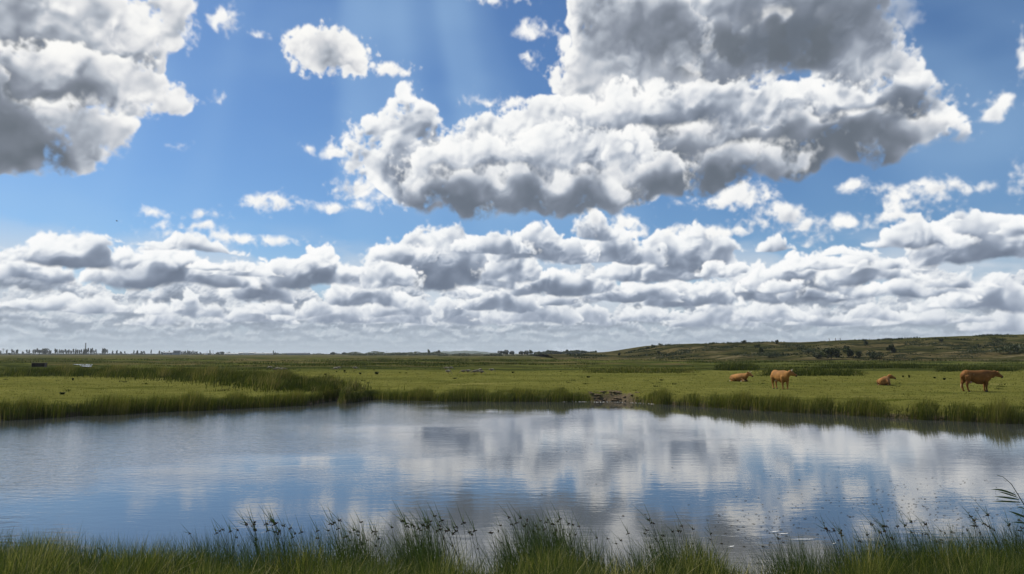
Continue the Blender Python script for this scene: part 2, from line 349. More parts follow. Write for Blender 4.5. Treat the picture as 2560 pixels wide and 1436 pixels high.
cloud([(1500,480,130,60),(1640,455,140,60),(1780,425,140,56),(1900,400,140,50)], [(1620,490,260,46,.50),(1800,445,150,36,.42)], (), size=2.0, amp=0.4, k=1.2, base=0.68, rel=0.18, seed=6.1, blue=0.3, edge=0.6, dens=0.15, warp=0.4, mott=0.18, floor=(1480,528,2000,440), fl=0.12)
cloud([(1090,480,80,60),(1200,480,120,70),(1320,485,130,72),(1450,485,140,66)], [(1300,515,330,46,.50),(1110,500,90,44,.40)], [(1300,440,60,16,.15)], size=2.0, amp=0.4, k=1.2, base=0.70, rel=0.20, seed=5.9, blue=0.4, edge=0.6, dens=0.15, warp=0.4, mott=0.18, floor=(1060,545,1560,532), fl=0.12)
# ------------------------------------------------------------------ world: Nishita sky under the computed cloud field
world = bpy.data.worlds.new('World'); scene.world = world; world.use_nodes = True
wt = world.node_tree; wt.nodes.clear(); N.tree = wt
SKYK = 0.10
cloud_map = bpy.data.images.new('cloud_field', CW, CH, alpha=True, float_buffer=True)
cloud_map.colorspace_settings.name = 'Non-Color'; cloud_map.alpha_mode = 'CHANNEL_PACKED'
cloud_map.pixels.foreach_set(np.concatenate([COL, ALP[..., None]], -1).astype(np.float32).ravel())
cloud_map.pack()
wtc = wt.nodes.new('ShaderNodeTexCoord')
dirv = N(wtc.outputs['Generated']); dx, dy, dz = SEP(dirv)
w_az = M('ARCTAN2', dx, dy) * (180 / pi); w_el = M('ARCSINE', dz) * (180 / pi)
w_az = M('PINGPONG', w_az + AZ1, AZ1 - AZ0)                       # the same cloud field goes on round the horizon
cu = w_az * (1 / (AZ1 - AZ0)); cv = (w_el - EL0) * (1 / (EL1 - EL0))
ci = wt.nodes.new('ShaderNodeTexImage'); ci.image = cloud_map; ci.extension = 'EXTEND'; ci.interpolation = 'Linear'
_put(ci.inputs[0], XYZ(cu, cv, 0)); ccol, calp = N(ci.outputs['Color']), N(ci.outputs['Alpha'])
sky = wt.nodes.new('ShaderNodeTexSky'); sky.sky_type = 'NISHITA'; sky.sun_disc = False
sky.sun_elevation = R(SUN_EL); sky.sun_rotation = R(SUN_AZ)
sky.altitude = 0; sky.air_density = 1.0; sky.dust_density = 0.4; sky.ozone_density = 3.0
skyc = MIX(1.0, N(sky.outputs[0]), SKY_TINT, 'MULTIPLY')
skyc = MIX(MR(w_el, 9.0, 0.0) * 0.8, skyc, tuple(float(c) / SKYK for c in s2l((196, 205, 214))))
# faint crepuscular rays
ang = M('ARCTAN2', w_az - 44.0 + 14.0, 62.0 - w_el)
rays = MR(NOISE(None, 6.0, 1, 0.5, '1D', w=ang), 0.44, 0.68) * MR(w_el, 6.0, 14.0) * MR(w_el, 60.0, 35.0)
skyc = MIX(rays * 0.24, skyc, tuple(float(c) / SKYK for c in s2l((170, 205, 238))))
def SC(v, k):
    n = N.tree.nodes.new('ShaderNodeVectorMath'); n.operation = 'SCALE'; _put(n.inputs[0], v); _put(n.inputs['Scale'], k); return N(n.outputs[0])
skyc = MIX(MR(NOISE(V('MULTIPLY', dirv, (2.0, 2.0, 4.0)), 1.6, 3, 0.5), 0.42, 0.75) * 0.30, skyc, tuple(float(c) / SKYK for c in s2l((165, 200, 232))))
wcol = MIX(calp * MR(w_el, 33.5, 29.0), skyc, SC(ccol, 1 / SKYK))
# overhead, out of frame: broken cumulus of the same kind
zd = M('ADD', dz, 0.2); Zv = V('DIVIDE', dirv, XYZ(zd, zd, zd)); zn = NOISE(Zv, 1.6, 5, 0.55)
za = MR(zn, 0.49, 0.56) * MR(w_el, 29.0, 36.0)
zc = MIX(MR(zn, 0.50, 0.66), (9.0, 9.2, 9.4), (2.2, 2.4, 2.8))
wcol = MIX(za, wcol, zc)
wcol = MIX(MR(w_el, 0.0, -1.5), wcol, (0.35, 0.40, 0.25))
bg = wt.nodes.new('ShaderNodeBackground'); wo = wt.nodes.new('ShaderNodeOutputWorld')
wt.links.new(wcol.s, bg.inputs[0]); bg.inputs[1].default_value = SKYK
wt.links.new(bg.outputs[0], wo.inputs[0])
world.cycles.sampling_method = 'MANUAL'; world.cycles.sample_map_resolution = 512
# ------------------------------------------------------------------ helpers for objects
COLL = scene.collection
def ss(v, a, b):
    t = np.clip((np.asarray(v, float) - a) / (b - a), 0, 1); return t * t * (3 - 2 * t)
def ray(px, py):
    X = (px - 1280) / FP; U = -(py - 718) / FP
    return Vector((X, cos(PITCH) - U * sin(PITCH), sin(PITCH) + U * cos(PITCH)))
def G(px, py, z=FIELD):
    """point of the plane at height z seen there in the photograph"""
    d = ray(px, py); t = (z - CAM_Z) / d.z
    return (d.x * t, d.y * t)
def tag(o, label=None, cat=None, group=None, kind=None):
    if label: o['label'] = label
    if cat: o['category'] = cat
    if group: o['group'] = group
    if kind: o['kind'] = kind
    return o
def link(o, parent=None):
    COLL.objects.link(o)
    if parent is not None: o.parent = parent
    return o
def obj(name, me, mat=None, parent=None, loc=None):
    if mat is not None and not me.materials: me.materials.append(mat)
    o = link(bpy.data.objects.new(name, me), parent)
    if loc is not None: o.location = loc
    return o
def empty(name, loc, rz=0.0, s=1.0):
    o = link(bpy.data.objects.new(name, None)); o.empty_display_size = 0.3
    o.location = loc; o.rotation_euler = (0, 0, rz); o.scale = (s, s, s); return o
def copy_tree(o, parent=None):
    c = o.copy(); COLL.objects.link(c); c.parent = parent
    for ch in o.children: copy_tree(ch, c)
    return c
def np_mesh(name, verts, faces, smooth=False, attrs=None):
    """faces: (n, k) int array, or a list of such arrays"""
    if not isinstance(faces, list): faces = [faces]
    me = bpy.data.meshes.new(name); verts = np.asarray(verts, np.float32)
    me.vertices.add(len(verts)); me.vertices.foreach_set('co', verts.ravel())
    loops = np.concatenate([f.ravel() for f in faces]).astype(np.int32)
    tot = np.concatenate([np.full(len(f), f.shape[1], np.int32) for f in faces])
    start = np.concatenate([[0], np.cumsum(tot)[:-1]]).astype(np.int32)
    me.loops.add(len(loops)); me.loops.foreach_set('vertex_index', loops)
    me.polygons.add(len(tot)); me.polygons.foreach_set('loop_start', start); me.polygons.foreach_set('loop_total', tot)
    me.polygons.foreach_set('use_smooth', np.full(len(tot), smooth))
    for k, v in (attrs or {}).items():
        a = me.attributes.new(k, 'FLOAT', 'POINT'); a.data.foreach_set('value', np.asarray(v, np.float32))
    me.update(calc_edges=True); return me
def grid_faces(nr, nc):
    i = np.arange(nr - 1)[:, None] * nc + np.arange(nc - 1)[None, :]
    i = i.ravel(); return np.stack([i, i + 1, i + nc + 1, i + nc], -1)
class MB:
    """collects boxes, tubes, lofts; build() links them as ONE mesh object"""
    def __init__(s): s.v = []; s.f = []
    def box(s, c, d, rz=0.0):
        n = len(s.v); ca, sa = cos(rz), sin(rz)
        for z in (-.5, .5):
            for x, y in ((-.5, -.5), (.5, -.5), (.5, .5), (-.5, .5)):
                X, Y = x * d[0], y * d[1]; s.v.append((c[0] + X * ca - Y * sa, c[1] + X * sa + Y * ca, c[2] + z * d[2]))
        s.f += [tuple(n + i for i in q) for q in ((3, 2, 1, 0), (4, 5, 6, 7), (0, 1, 5, 4), (1, 2, 6, 5), (2, 3, 7, 6), (3, 0, 4, 7))]; return s
    def rings(s, rings, k=10, cap=True):
        """rings: (centre, axis u, axis v) ellipses"""
        n = len(s.v)
        for c, u, v in rings:
            for i in range(k):
                a = 2 * pi * i / k; s.v.append(tuple(Vector(c) + Vector(u) * cos(a) + Vector(v) * sin(a)))
        for j in range(len(rings) - 1):
            for i in range(k):
                a = n + j * k + i; b = n + j * k + (i + 1) % k; s.f.append((a, b, b + k, a + k))
        if cap:
            s.f.append(tuple(n + i for i in range(k))[::-1]); m = n + (len(rings) - 1) * k; s.f.append(tuple(m + i for i in range(k)))
        return s
    def tube(s, pts, k=8, flat=1.0):
        """pts: (x, y, z, r); flat squeezes across y"""
        P = [Vector(p[:3]) for p in pts]; R_ = []
        for i, p in enumerate(pts):
            t = (P[min(i + 1, len(P) - 1)] - P[max(i - 1, 0)]).normalized()
            side = t.cross(Vector((0, 1, 0))); 
            if side.length < 0.1: side = Vector((1, 0, 0))
            side.normalize(); w = side.cross(t).normalized()
            R_.append((P[i], side * p[3], w * p[3] * flat))
        return s.rings(R_, k)
    def mesh(s, name):
        me = bpy.data.meshes.new(name); me.from_pydata([tuple(v) for v in s.v], [], s.f); me.update(); return me
    def build(s, name, mat, parent=None, loc=None, smooth=False):
        me = s.mesh(name)
        if smooth: me.polygons.foreach_set('use_smooth', [True] * len(me.polygons))
        return obj(name, me, mat, parent, loc)

# ------------------------------------------------------------------ the lie of the land
shore_px = [(0,1052),(200,1041),(400,1031),(600,1022),(760,1014),(842,1011),(852,998),(880,994),(930,999),(1100,1004),(1300,1005),(1450,1005),
            (1530,1006),(1610,1009),(1750,1018),(1900,1028),(2100,1038),(2300,1050),(2560,1061)]
S_ = sorted(G(x, y, 0.0) for x, y in shore_px)
SX = np.array([-75.0, -45.0] + [p[0] for p in S_] + [40.0, 70.0]); SY = np.array([20.0, 29.0] + [p[1] for p in S_] + [29.0, 18.0])
def y_far(x): return np.interp(x, SX, SY) + 0.25 * np.sin(np.asarray(x) * 1.9) * 0.6 + 0.12 * np.sin(np.asarray(x) * 5.3)
def y_near(x):
    x = np.asarray(x, float)
    return 10.1 + 0.25 * np.sin(x * 0.9 + 1) + 0.12 * np.sin(x * 2.7) - 0.45 * np.exp(-((x - 3.3) / 0.55) ** 2) - 0.45 * np.exp(-((x + 0.6) / 0.5) ** 2) - 0.3 * np.exp(-((x - 1.55) / 0.4) ** 2) + 0.35 * ss(x, -3, -7)
mud_c = G(1528, 1000, 0.2)
def mudk(x, y): return ss(np.sqrt(((x - mud_c[0]) / 2.3) ** 2 + ((y - mud_c[1] - 0.6) / 2.6) ** 2), 1.35, 0.35)
RIDGE = np.array([G(60, 938), G(250, 937), G(420, 941), G(560, 950), G(690, 963), (-13.9, 51.5), (-13.0, 50.0)])
def seg_dist(x, y, pl):
    best = np.full(np.shape(x), 1e9)
    for a, b in zip(pl[:-1], pl[1:]):
        d = b - a; t = np.clip(((x - a[0]) * d[0] + (y - a[1]) * d[1]) / (d @ d), 0, 1)
        best = np.minimum(best, np.hypot(x - a[0] - t * d[0], y - a[1] - t * d[1]))
    return best
def h(x, y):
    x = np.asarray(x, float); y = np.asarray(y, float)
    wet = fbm((x * 1.0).astype(F32), (y * 1.0).astype(F32), 28.0, FBM, 3, 1); fine = fbm(x.astype(F32), y.astype(F32), 5.0, FBM2, 3, 2)
    far = y - y_far(x); mk = mudk(x, y)
    land = FIELD + 0.02 * fine + 0.10 * wet * ss(y, 95, 160) + 0.28 * ss(seg_dist(x, y, RIDGE), 5.0, 0.5) * ss(y, 46, 56)
    up = ss(far, -0.1 - 0.3 * mk, 0.9 + 2.6 * mk)
    hf = -0.6 + (land + 0.6) * up
    d2 = y_near(x) - y
    hn = np.where(d2 < 0, -0.6 * ss(-d2, 0, 1.2), 0.32 * ss(d2, 0, 1.4) + 1.25 * ss(d2, 1.0, 8.5) + 0.03 * fine)
    out = np.where(y > 0.5 * (y_far(x) + y_near(x)), hf, hn)
    side = ss(np.abs(x), 56, 62); out = out * (1 - side) + land * side
    return out - 4.0 * ss(y, 1500, 6000)
def H(x, y): return float(h(np.array([x]), np.array([y]))[0])

# hill on the right
crest_px = [(1400,886),(1480,885.5),(1560,881),(1620,871),(1680,861),(1740,858.5),(1900,857.5),(2060,853.5),(2250,846.5),(2400,841),(2560,835.5)]
CREST_Y = 420.0
CX = np.array([(p[0] - 1280) / FP * CREST_Y for p in crest_px] + [380.0, 520.0, 620.0])
CZ = np.array([CAM_Z + (884 - p[1]) / FP * CREST_Y for p in crest_px] + [17.0, 12.0, 0.0])
def hill_h(x, y):
    x = np.asarray(x, float); y = np.asarray(y, float)
    cz = np.interp(x, CX, CZ); foot = 248 + 60 * ss(x, 130, 40) + 6 * np.sin(x * 0.05)
    t = np.clip((y - foot) / (CREST_Y - foot), 0, 1)
    n = fbm(x.astype(F32), y.astype(F32), 60.0, FBM, 8, 1); n2 = fbm(x.astype(F32), y.astype(F32), 14.0, FBM2, 8, 2)
    prof = 0.25 * ss(t, 0.0, 0.22) + 0.20 * ss(t, 0.30, 0.52) + 0.55 * ss(t, 0.42, 1.0)
    z = (cz - FIELD) * prof * (1 - 0.5 * ss(y, 480, 700)) + (n * 0.45 + n2 * 0.14) * ss(t, 0, 0.2) * np.clip((cz - 1) / 6, 0, 1) * (1 - 0.8 * ss(t, 0.8, 1))
    return np.where(t <= 0, -0.5, FIELD - 0.15 + z) - 0.6 * ss(cz, 1.2, 0.6)
def on_land(px, py):
    """where the sight line through that point of the photograph meets the hill or the plain"""
    d = ray(px, py); t = np.concatenate([np.arange(8, 120, 0.25), np.arange(120, 700, 0.6), np.arange(700, 4000, 4.0)])
    X, Y, Z = d.x * t, d.y * t, CAM_Z + d.z * t
    g = np.maximum(h(X, Y), np.where((Y > 240) & (Y < 700) & (X > 20), hill_h(X, Y), -9))
    hit = np.nonzero(Z <= g)[0]; i = hit[0] if len(hit) else len(t) - 1
    return float(X[i]), float(Y[i]), float(g[i])

# ------------------------------------------------------------------ materials
def mat_leaf(name, cols, trans=0.35, rough=0.55, spec=0.25):
    """foliage: every blade or leaf carries its own tint, 0..1"""
    m = material(name); t = ATTR('tint')
    n = N.tree.nodes.new('ShaderNodeValToRGB'); cr = n.color_ramp
    while len(cr.elements) > 1: cr.elements.remove(cr.elements[-1])
    for i, (p, c) in enumerate(cols):
        e = cr.elements[0] if i == 0 else cr.elements.new(p)
        e.position = p; e.color = (*c, 1)
    _put(n.inputs[0], t); c = N(n.outputs[0])
    c = MIX(NOISE(POS(), 0.35, 3) , c, MIX(1.0, c, (1.25, 1.1, 0.8), 'MULTIPLY'))
    return finish(m, SHMIX(trans, PRINC(c, rough, spec=spec), TRANSL(MIX(1.0, c, (1.15, 1.25, 0.7), 'MULTIPLY'))))
def mat_plain(name, col, rough=0.85, var=0.25, scale=3.0, spec=0.2, metal=0.0, bump=0.0):
    m = material(name); p = OBJ(); n = NOISE(p, scale, 4)
    c = MIX(n, tuple(v * (1 - var) for v in col), tuple(min(1, v * (1 + var)) for v in col))
    return finish(m, PRINC(c, rough, BUMP(n, bump, 0.05) if bump else None, spec, metal))
def mat_ground():
    m = material('meadow_turf'); p = POS(); x, y, z = SEP(p)
    n0 = NOISE(p, 0.022, 4, 0.55); n1 = NOISE(p, 0.11, 4, 0.6); n2 = NOISE(p, 0.9, 5, 0.65); n3 = NOISE(p, 7.0, 4, 0.7)
    ps = V('MULTIPLY', p, (0.35, 1.0, 1.0)); s1 = NOISE(ps, 0.06, 4, 0.6); s2 = NOISE(ps, 0.35, 4, 0.6)
    lawn = MIX(MR(n2, 0.32, 0.68), (0.092, 0.096, 0.023), (0.155, 0.155, 0.041))
    lawn = MIX(MR(n1, 0.35, 0.7), lawn, (0.112, 0.112, 0.028))
    lawn = MIX(MR(s2, 0.56, 0.70) * 0.8, lawn, (0.045, 0.056, 0.009))
    lawn = MIX(MR(n3, 0.55, 0.80) * 0.45, lawn, (0.036, 0.045, 0.008))
    lawn = MIX(MR(NOISE(ps, 0.5, 3, 0.5), 0.63, 0.72) * 0.8, lawn, (0.19, 0.18, 0.06))
    rough_ = MIX(MR(n1, 0.35, 0.65), (0.024, 0.032, 0.010), (0.050, 0.060, 0.016))
    rough_ = MIX(MR(s1, 0.50, 0.58), rough_, (0.078, 0.086, 0.022))
    rough_ = MIX(MR(s2, 0.54, 0.66) * 0.8, rough_, (0.018, 0.024, 0.008))
    rough_ = MIX(MR(NOISE(ps, 0.045, 3, 0.5), 0.53, 0.60) * MR(y, 110, 200) * 0.85, rough_, (0.110, 0.088, 0.040))
    rough_ = MIX(MR(y, 300, 700) * 0.5, rough_, (0.085, 0.075, 0.035))
    lawn = MIX(MR(NOISE(ps, 0.09, 4, 0.6), 0.50, 0.62) * 0.45, lawn, (0.060, 0.072, 0.016))
    edge = (n1 - 0.5) * 26.0 + (n0 - 0.5) * 40.0
    lim = MR(x, -60.0, -25.0, 78.0, 112.0, 'LINEAR')
    far = MR(y + edge, M('SUBTRACT', lim, 5.0), M('ADD', lim, 5.0))
    c = MIX(far, lawn, rough_)
    pale = MR(y, 175.0, 185.0) * MR(y + (n0 - 0.5) * 50.0, 215.0, 200.0) * MR(x, 30.0, 60.0)          # pale strip under the hill
    c = MIX(pale * 0.6, c, (0.085, 0.10, 0.03))
    bank = MR(y, 12.0, 11.0)
    c = MIX(bank, c, (0.040, 0.046, 0.016))
    mud = MIX(n2, (0.060, 0.048, 0.030), (0.150, 0.120, 0.078))
    c = MIX(MR(z, 0.28, 0.12), c, mud)
    c = MIX(MR(ATTR('mud') + (n2 - 0.5) * 1.1, 0.30, 0.75), c, mud)
    return finish(m, PRINC(c, 0.92, BUMP(n3 + n2 * 1.5, 0.9, 0.12), 0.0))
def mat_hill():
    m = material('hill_grass'); p = POS(); x, y, z = SEP(p)
    ps = V('MULTIPLY', p, (0.30, 1.0, 1.6)); n1 = NOISE(ps, 0.05, 5, 0.6); n2 = NOISE(ps, 0.16, 5, 0.62); n3 = NOISE(p, 0.9, 5, 0.7)
    c = MIX(MR(n1, 0.42, 0.58), (0.050, 0.050, 0.018), (0.105, 0.085, 0.040))
    c = MIX(MR(n2, 0.50, 0.55) * 0.9, c, (0.016, 0.020, 0.008))
    c = MIX(MR(n2, 0.43, 0.37) * 0.85, c, (0.150, 0.125, 0.070))
    c = MIX(MR(n3, 0.35, 0.75) * 0.55, c, (0.020, 0.024, 0.009))
    c = MIX(MR(z, 8.5, 12.0) * MR(x, 120, 200) * 0.6, c, (0.055, 0.058, 0.016))
    return finish(m, PRINC(c, 0.95, BUMP(n3 + n2, 0.8, 0.8), 0.0))
def mat_water():
    m = material('pond_water'); p = POS(); x, y, z = SEP(p)
    wind = MR(NOISE(V('MULTIPLY', p, (0.06, 0.10, 0)), 1.0, 3, 0.5) + MR(x, 2.0, -12.0, -0.16, 0.20, 'LINEAR') + MR(y, 12.0, 24.0, -0.14, 0.05, 'LINEAR'), 0.42, 0.66)
    pa = V('MULTIPLY', p, (1.0, 1.7, 1.0))
    r1 = NOISE(pa, 2.4, 4, 0.62); r2 = NOISE(V('MULTIPLY', p, (0.7, 2.6, 1.0)), 1.6, 3, 0.55); r3 = NOISE(V('MULTIPLY', p, (0.25, 1.0, 1.0)), 0.9, 2, 0.5)
    hgt = r1 * (wind * 0.0150 + 0.0016) + r2 * (wind * 0.0060 + 0.0012) + r3 * 0.0024
    n = N.tree.nodes.new('ShaderNodeBump'); n.inputs['Strength'].default_value = 1.0; n.inputs['Distance'].default_value = 1.0
    _put(n.inputs['Height'], hgt); nb = N(n.outputs[0])
    fr = N.tree.nodes.new('ShaderNodeFresnel'); fr.inputs[0].default_value = 1.45; _put(fr.inputs['Normal'], nb)
    f = MR(N(fr.outputs[0]), 0.04, 0.60, 0.14, 0.72, 'LINEAR')
    g = N.tree.nodes.new('ShaderNodeBsdfGlossy'); g.inputs['Roughness'].default_value = 0.03; _put(g.inputs['Normal'], nb)
    g.inputs['Color'].default_value = (0.96, 0.95, 0.94, 1)
    shallow = MR(y, 15.0, 11.0) * MR(x, 0.0, 4.0)
    body = MIX(shallow * 0.7, (0.045, 0.050, 0.050), (0.090, 0.080, 0.058))
    d = PRINC(body, 0.6, None, 0.0)
    return finish(m, SHMIX(f, d, N(g.outputs[0])))
GREENS = [(0.0, (0.020, 0.038, 0.010)), (0.45, (0.045, 0.078, 0.016)), (0.8, (0.085, 0.115, 0.026)), (1.0, (0.24, 0.21, 0.10))]
M_GROUND = mat_ground(); M_HILL = mat_hill(); M_WATER = mat_water()
M_REED = mat_leaf('reed_leaf', [(0.0, (0.026, 0.037, 0.008)), (0.5, (0.062, 0.078, 0.016)), (0.85, (0.115, 0.122, 0.030)), (1.0, (0.22, 0.19, 0.09))])
M_GRASS = mat_leaf('bank_grass', [(0.0, (0.013, 0.025, 0.007)), (0.5, (0.050, 0.076, 0.018)), (0.86, (0.110, 0.138, 0.034)), (0.93, (0.26, 0.25, 0.12)), (1.0, (0.44, 0.40, 0.24))])
M_RUSH = mat_leaf('club_rush_leaf', [(0.0, (0.018, 0.036, 0.013)), (0.6, (0.045, 0.080, 0.022)), (1.0, (0.12, 0.15, 0.05))], trans=0.25)
M_WEED = mat_leaf('rough_growth', [(0.0, (0.013, 0.020, 0.006)), (0.5, (0.030, 0.042, 0.009)), (0.85, (0.070, 0.085, 0.020)), (1.0, (0.14, 0.13, 0.06))], spec=0.1)
M_TURF = mat_leaf('turf_blades', [(0.0, (0.045, 0.055, 0.014)), (0.6, (0.090, 0.095, 0.026)), (1.0, (0.17, 0.16, 0.06))], spec=0.05)
M_SEED = mat_plain('seed_head', (0.028, 0.018, 0.010), 0.8, 0.4, 30)
M_TREE = mat_leaf('tree_leaf', [(0.0, (0.014, 0.024, 0.010)), (0.6, (0.030, 0.045, 0.016)), (1.0, (0.060, 0.080, 0.026))], trans=0.2)
M_TREE_L = mat_leaf('willow_leaf', [(0.0, (0.040, 0.055, 0.024)), (0.6, (0.075, 0.095, 0.038)), (1.0, (0.12, 0.14, 0.06))], trans=0.2)
M_POPLAR = mat_leaf('poplar_leaf', [(0.0, (0.012, 0.022, 0.012)), (0.6, (0.024, 0.038, 0.018)), (1.0, (0.045, 0.060, 0.028))], trans=0.15)
M_BARK = mat_plain('bark', (0.07, 0.055, 0.04), 0.9, 0.3, 4)
M_WOOD = mat_plain('weathered_wood', (0.12, 0.10, 0.08), 0.9, 0.3, 6, bump=0.3)
M_DARKWOOD = mat_plain('tarred_boards', (0.022, 0.018, 0.014), 0.9, 0.4, 6, bump=0.3)
M_WHITE = mat_plain('white_cladding', (0.50, 0.51, 0.50), 0.6, 0.08, 0.2)
M_GREY = mat_plain('grey_cladding', (0.20, 0.22, 0.24), 0.6, 0.15, 0.2)
M_CONC = mat_plain('chimney_concrete', (0.34, 0.35, 0.33), 0.8, 0.15, 0.3)
M_STEEL = mat_plain('galvanised_steel', (0.22, 0.23, 0.24), 0.5, 0.2, 2, metal=0.6)
M_GLASS = mat_plain('window_glass', (0.03, 0.04, 0.05), 0.1, 0.2, 1, spec=0.6)
M_STONE = mat_plain('pale_pebble', (0.42, 0.40, 0.35), 0.8, 0.3, 5)
M_MUD = mat_plain('trodden_mud', (0.135, 0.102, 0.064), 0.9, 0.7, 2, spec=0.05, bump=0.5)
M_FEATHER = mat_plain('feather_white', (0.80, 0.80, 0.78), 0.7, 0.05, 10)
M_DEBRIS = mat_plain('floating_weed', (0.030, 0.026, 0.016), 0.8, 0.5, 4)

# ------------------------------------------------------------------ ground, hills, water
def terrain():
    ys = np.concatenate([np.linspace(-70, 6.5, 24), np.linspace(6.6, 13.5, 60), np.linspace(14, 32, 16), np.linspace(32.3, 58, 110), np.linspace(58.5, 130, 110),
                         np.linspace(131, 420, 120), np.geomspace(424, 9000, 60)])
    s = np.linspace(-1, 1, 381); s = np.sign(s) * (0.55 * np.abs(s) + 1.05 * np.abs(s) ** 3)
    X = s[None, :] * (np.abs(ys)[:, None] + 34); Y = np.repeat(ys[:, None], len(s), 1)
    Z = h(X, Y); v = np.stack([X, Y, Z], -1).reshape(-1, 3)
    me = np_mesh('ground', v, grid_faces(len(ys), len(s)), True, {'mud': mudk(X, Y).ravel() * (ss(Z, 0.66, 0.5)).ravel() * (Y.ravel() > 30)})
    tag(obj('ground', me, M_GROUND), kind='structure')
    xs = np.linspace(20, 640, 320); yy = np.concatenate([np.linspace(236, 440, 130), np.linspace(445, 800, 24)])
    X, Y = np.meshgrid(xs, yy); Z = hill_h(X, Y)
    tag(obj('hill', np_mesh('hill', np.stack([X, Y, Z], -1).reshape(-1, 3), grid_faces(len(yy), len(xs)), True), M_HILL), kind='structure')
    # a low wooded ridge on the horizon
    D = 5200.0; xs = np.linspace(-700, 60, 120); prof = 22 * np.exp(-((xs + 330) / 210) ** 2) + 6 * np.exp(-((xs + 520) / 60) ** 2) + 1.2 * np.sin(xs * 0.09) + 0.8 * np.sin(xs * 0.31)
    v = []
    for k, (dy, f) in enumerate(((-500, 0.0), (-200, 0.8), (0, 1.0), (400, 0.0))):
        v += [(x, D + dy, p * f - 4 * (f == 0)) for x, p in zip(xs, prof)]
    tag(obj('distant_hills', np_mesh('distant_hills', np.array(v), grid_faces(4, len(xs)), True), M_TREE_FAR), kind='structure')
    # water
    xs = np.linspace(-64, 64, 3); ys = np.array([6.0, 30.0, 58.0]); X, Y = np.meshgrid(xs, ys)
    tag(obj('pond_water', np_mesh('pond_water', np.stack([X, Y, X * 0], -1).reshape(-1, 3), grid_faces(3, 3)), M_WATER), kind='structure')
    a = [G(180, 911.5, .66), (G(232, 911.5, .66)), G(228, 919, .66), (G(205, 917, .66)), G(196, 914, .66)]
    me = bpy.data.meshes.new('far_pool'); me.from_pydata([(x, y, 0.72 + H(x, y) * 0) for x, y in a], [], [tuple(range(len(a)))]); me.update()
    tag(obj('far_pool_water', me, M_WATER), kind='structure')
mt = material('wooded_ridge'); M_TREE_FAR = finish(mt, PRINC(MIX(NOISE(POS(), 0.02, 4), (0.03, 0.045, 0.03), (0.06, 0.08, 0.04)), 0.95, spec=0.1))
terrain()

# ------------------------------------------------------------------ blades: reeds, grass, rough growth
def blades(name, P, ht, wd, lean, mat, tint, label, cat=None, wind=(0.25, 0.05), kind='stuff', seed=0, nseg=3, parent=None, curl=1.0):
    """P (n,3) roots; each blade a tapering, bent strip"""
    r = np.random.RandomState(seed); n = len(P)
    ht = np.broadcast_to(ht, n).astype(float) * r.uniform(0.75, 1.12, n); wd = np.broadcast_to(wd, n) * r.uniform(0.7, 1.3, n)
    th = r.uniform(0, 2 * pi, n); le = np.abs(r.normal(0, lean, n))
    bx = np.cos(th) * le + wind[0] * r.uniform(0.2, 1.4, n); by = np.sin(th) * le + wind[1]
    ft = r.uniform(-0.9, 0.9, n); sx, sy = np.cos(ft), np.sin(ft)                  # blade faces roughly the open side
    V_ = []
    for k in range(nseg + 1):
        t = k / nseg; w = wd * (1 - t) ** 0.7 * (0.75 + 0.5 * t * (1 - t) * 2)
        bend = t ** (1.6 * curl); cx = P[:, 0] + bx * ht * bend; cyy = P[:, 1] + by * ht * bend
        cz = P[:, 2] + ht * t * (1 - 0.22 * (bx ** 2 + by ** 2) * t) 
        if k < nseg:
            V_.append(np.stack([cx - sx * w / 2, cyy - sy * w / 2, cz], -1)); V_.append(np.stack([cx + sx * w / 2, cyy + sy * w / 2, cz], -1))
        else: V_.append(np.stack([cx, cyy, cz], -1))
    nv = 2 * nseg + 1; V_ = np.stack(V_, 1).reshape(-1, 3); base = (np.arange(n) * nv)[:, None]
    quads = np.concatenate([base + np.array([[2 * k, 2 * k + 1, 2 * k + 3, 2 * k + 2]]) for k in range(nseg - 1)]) if nseg > 1 else None
    tris = base + np.array([[2 * nseg - 2, 2 * nseg - 1, 2 * nseg]])
    fs = [f for f in (quads, tris) if f is not None]
    me = np_mesh(name, V_, fs, False, {'tint': np.repeat(np.broadcast_to(tint, n), nv)})
    o = obj(name, me, mat, parent); tag(o, label, cat, None, kind); return o
def roots(x, y, dz=0.0):
    return np.stack([x, y, h(x, y) + dz], -1)
def px_of(x, y, z):
    """photograph column and row of a point"""
    f = y * cos(PITCH) + (z - CAM_Z) * sin(PITCH); u = -y * sin(PITCH) + (z - CAM_Z) * cos(PITCH)
    return 1280 + FP * x / f, 718 - FP * u / f
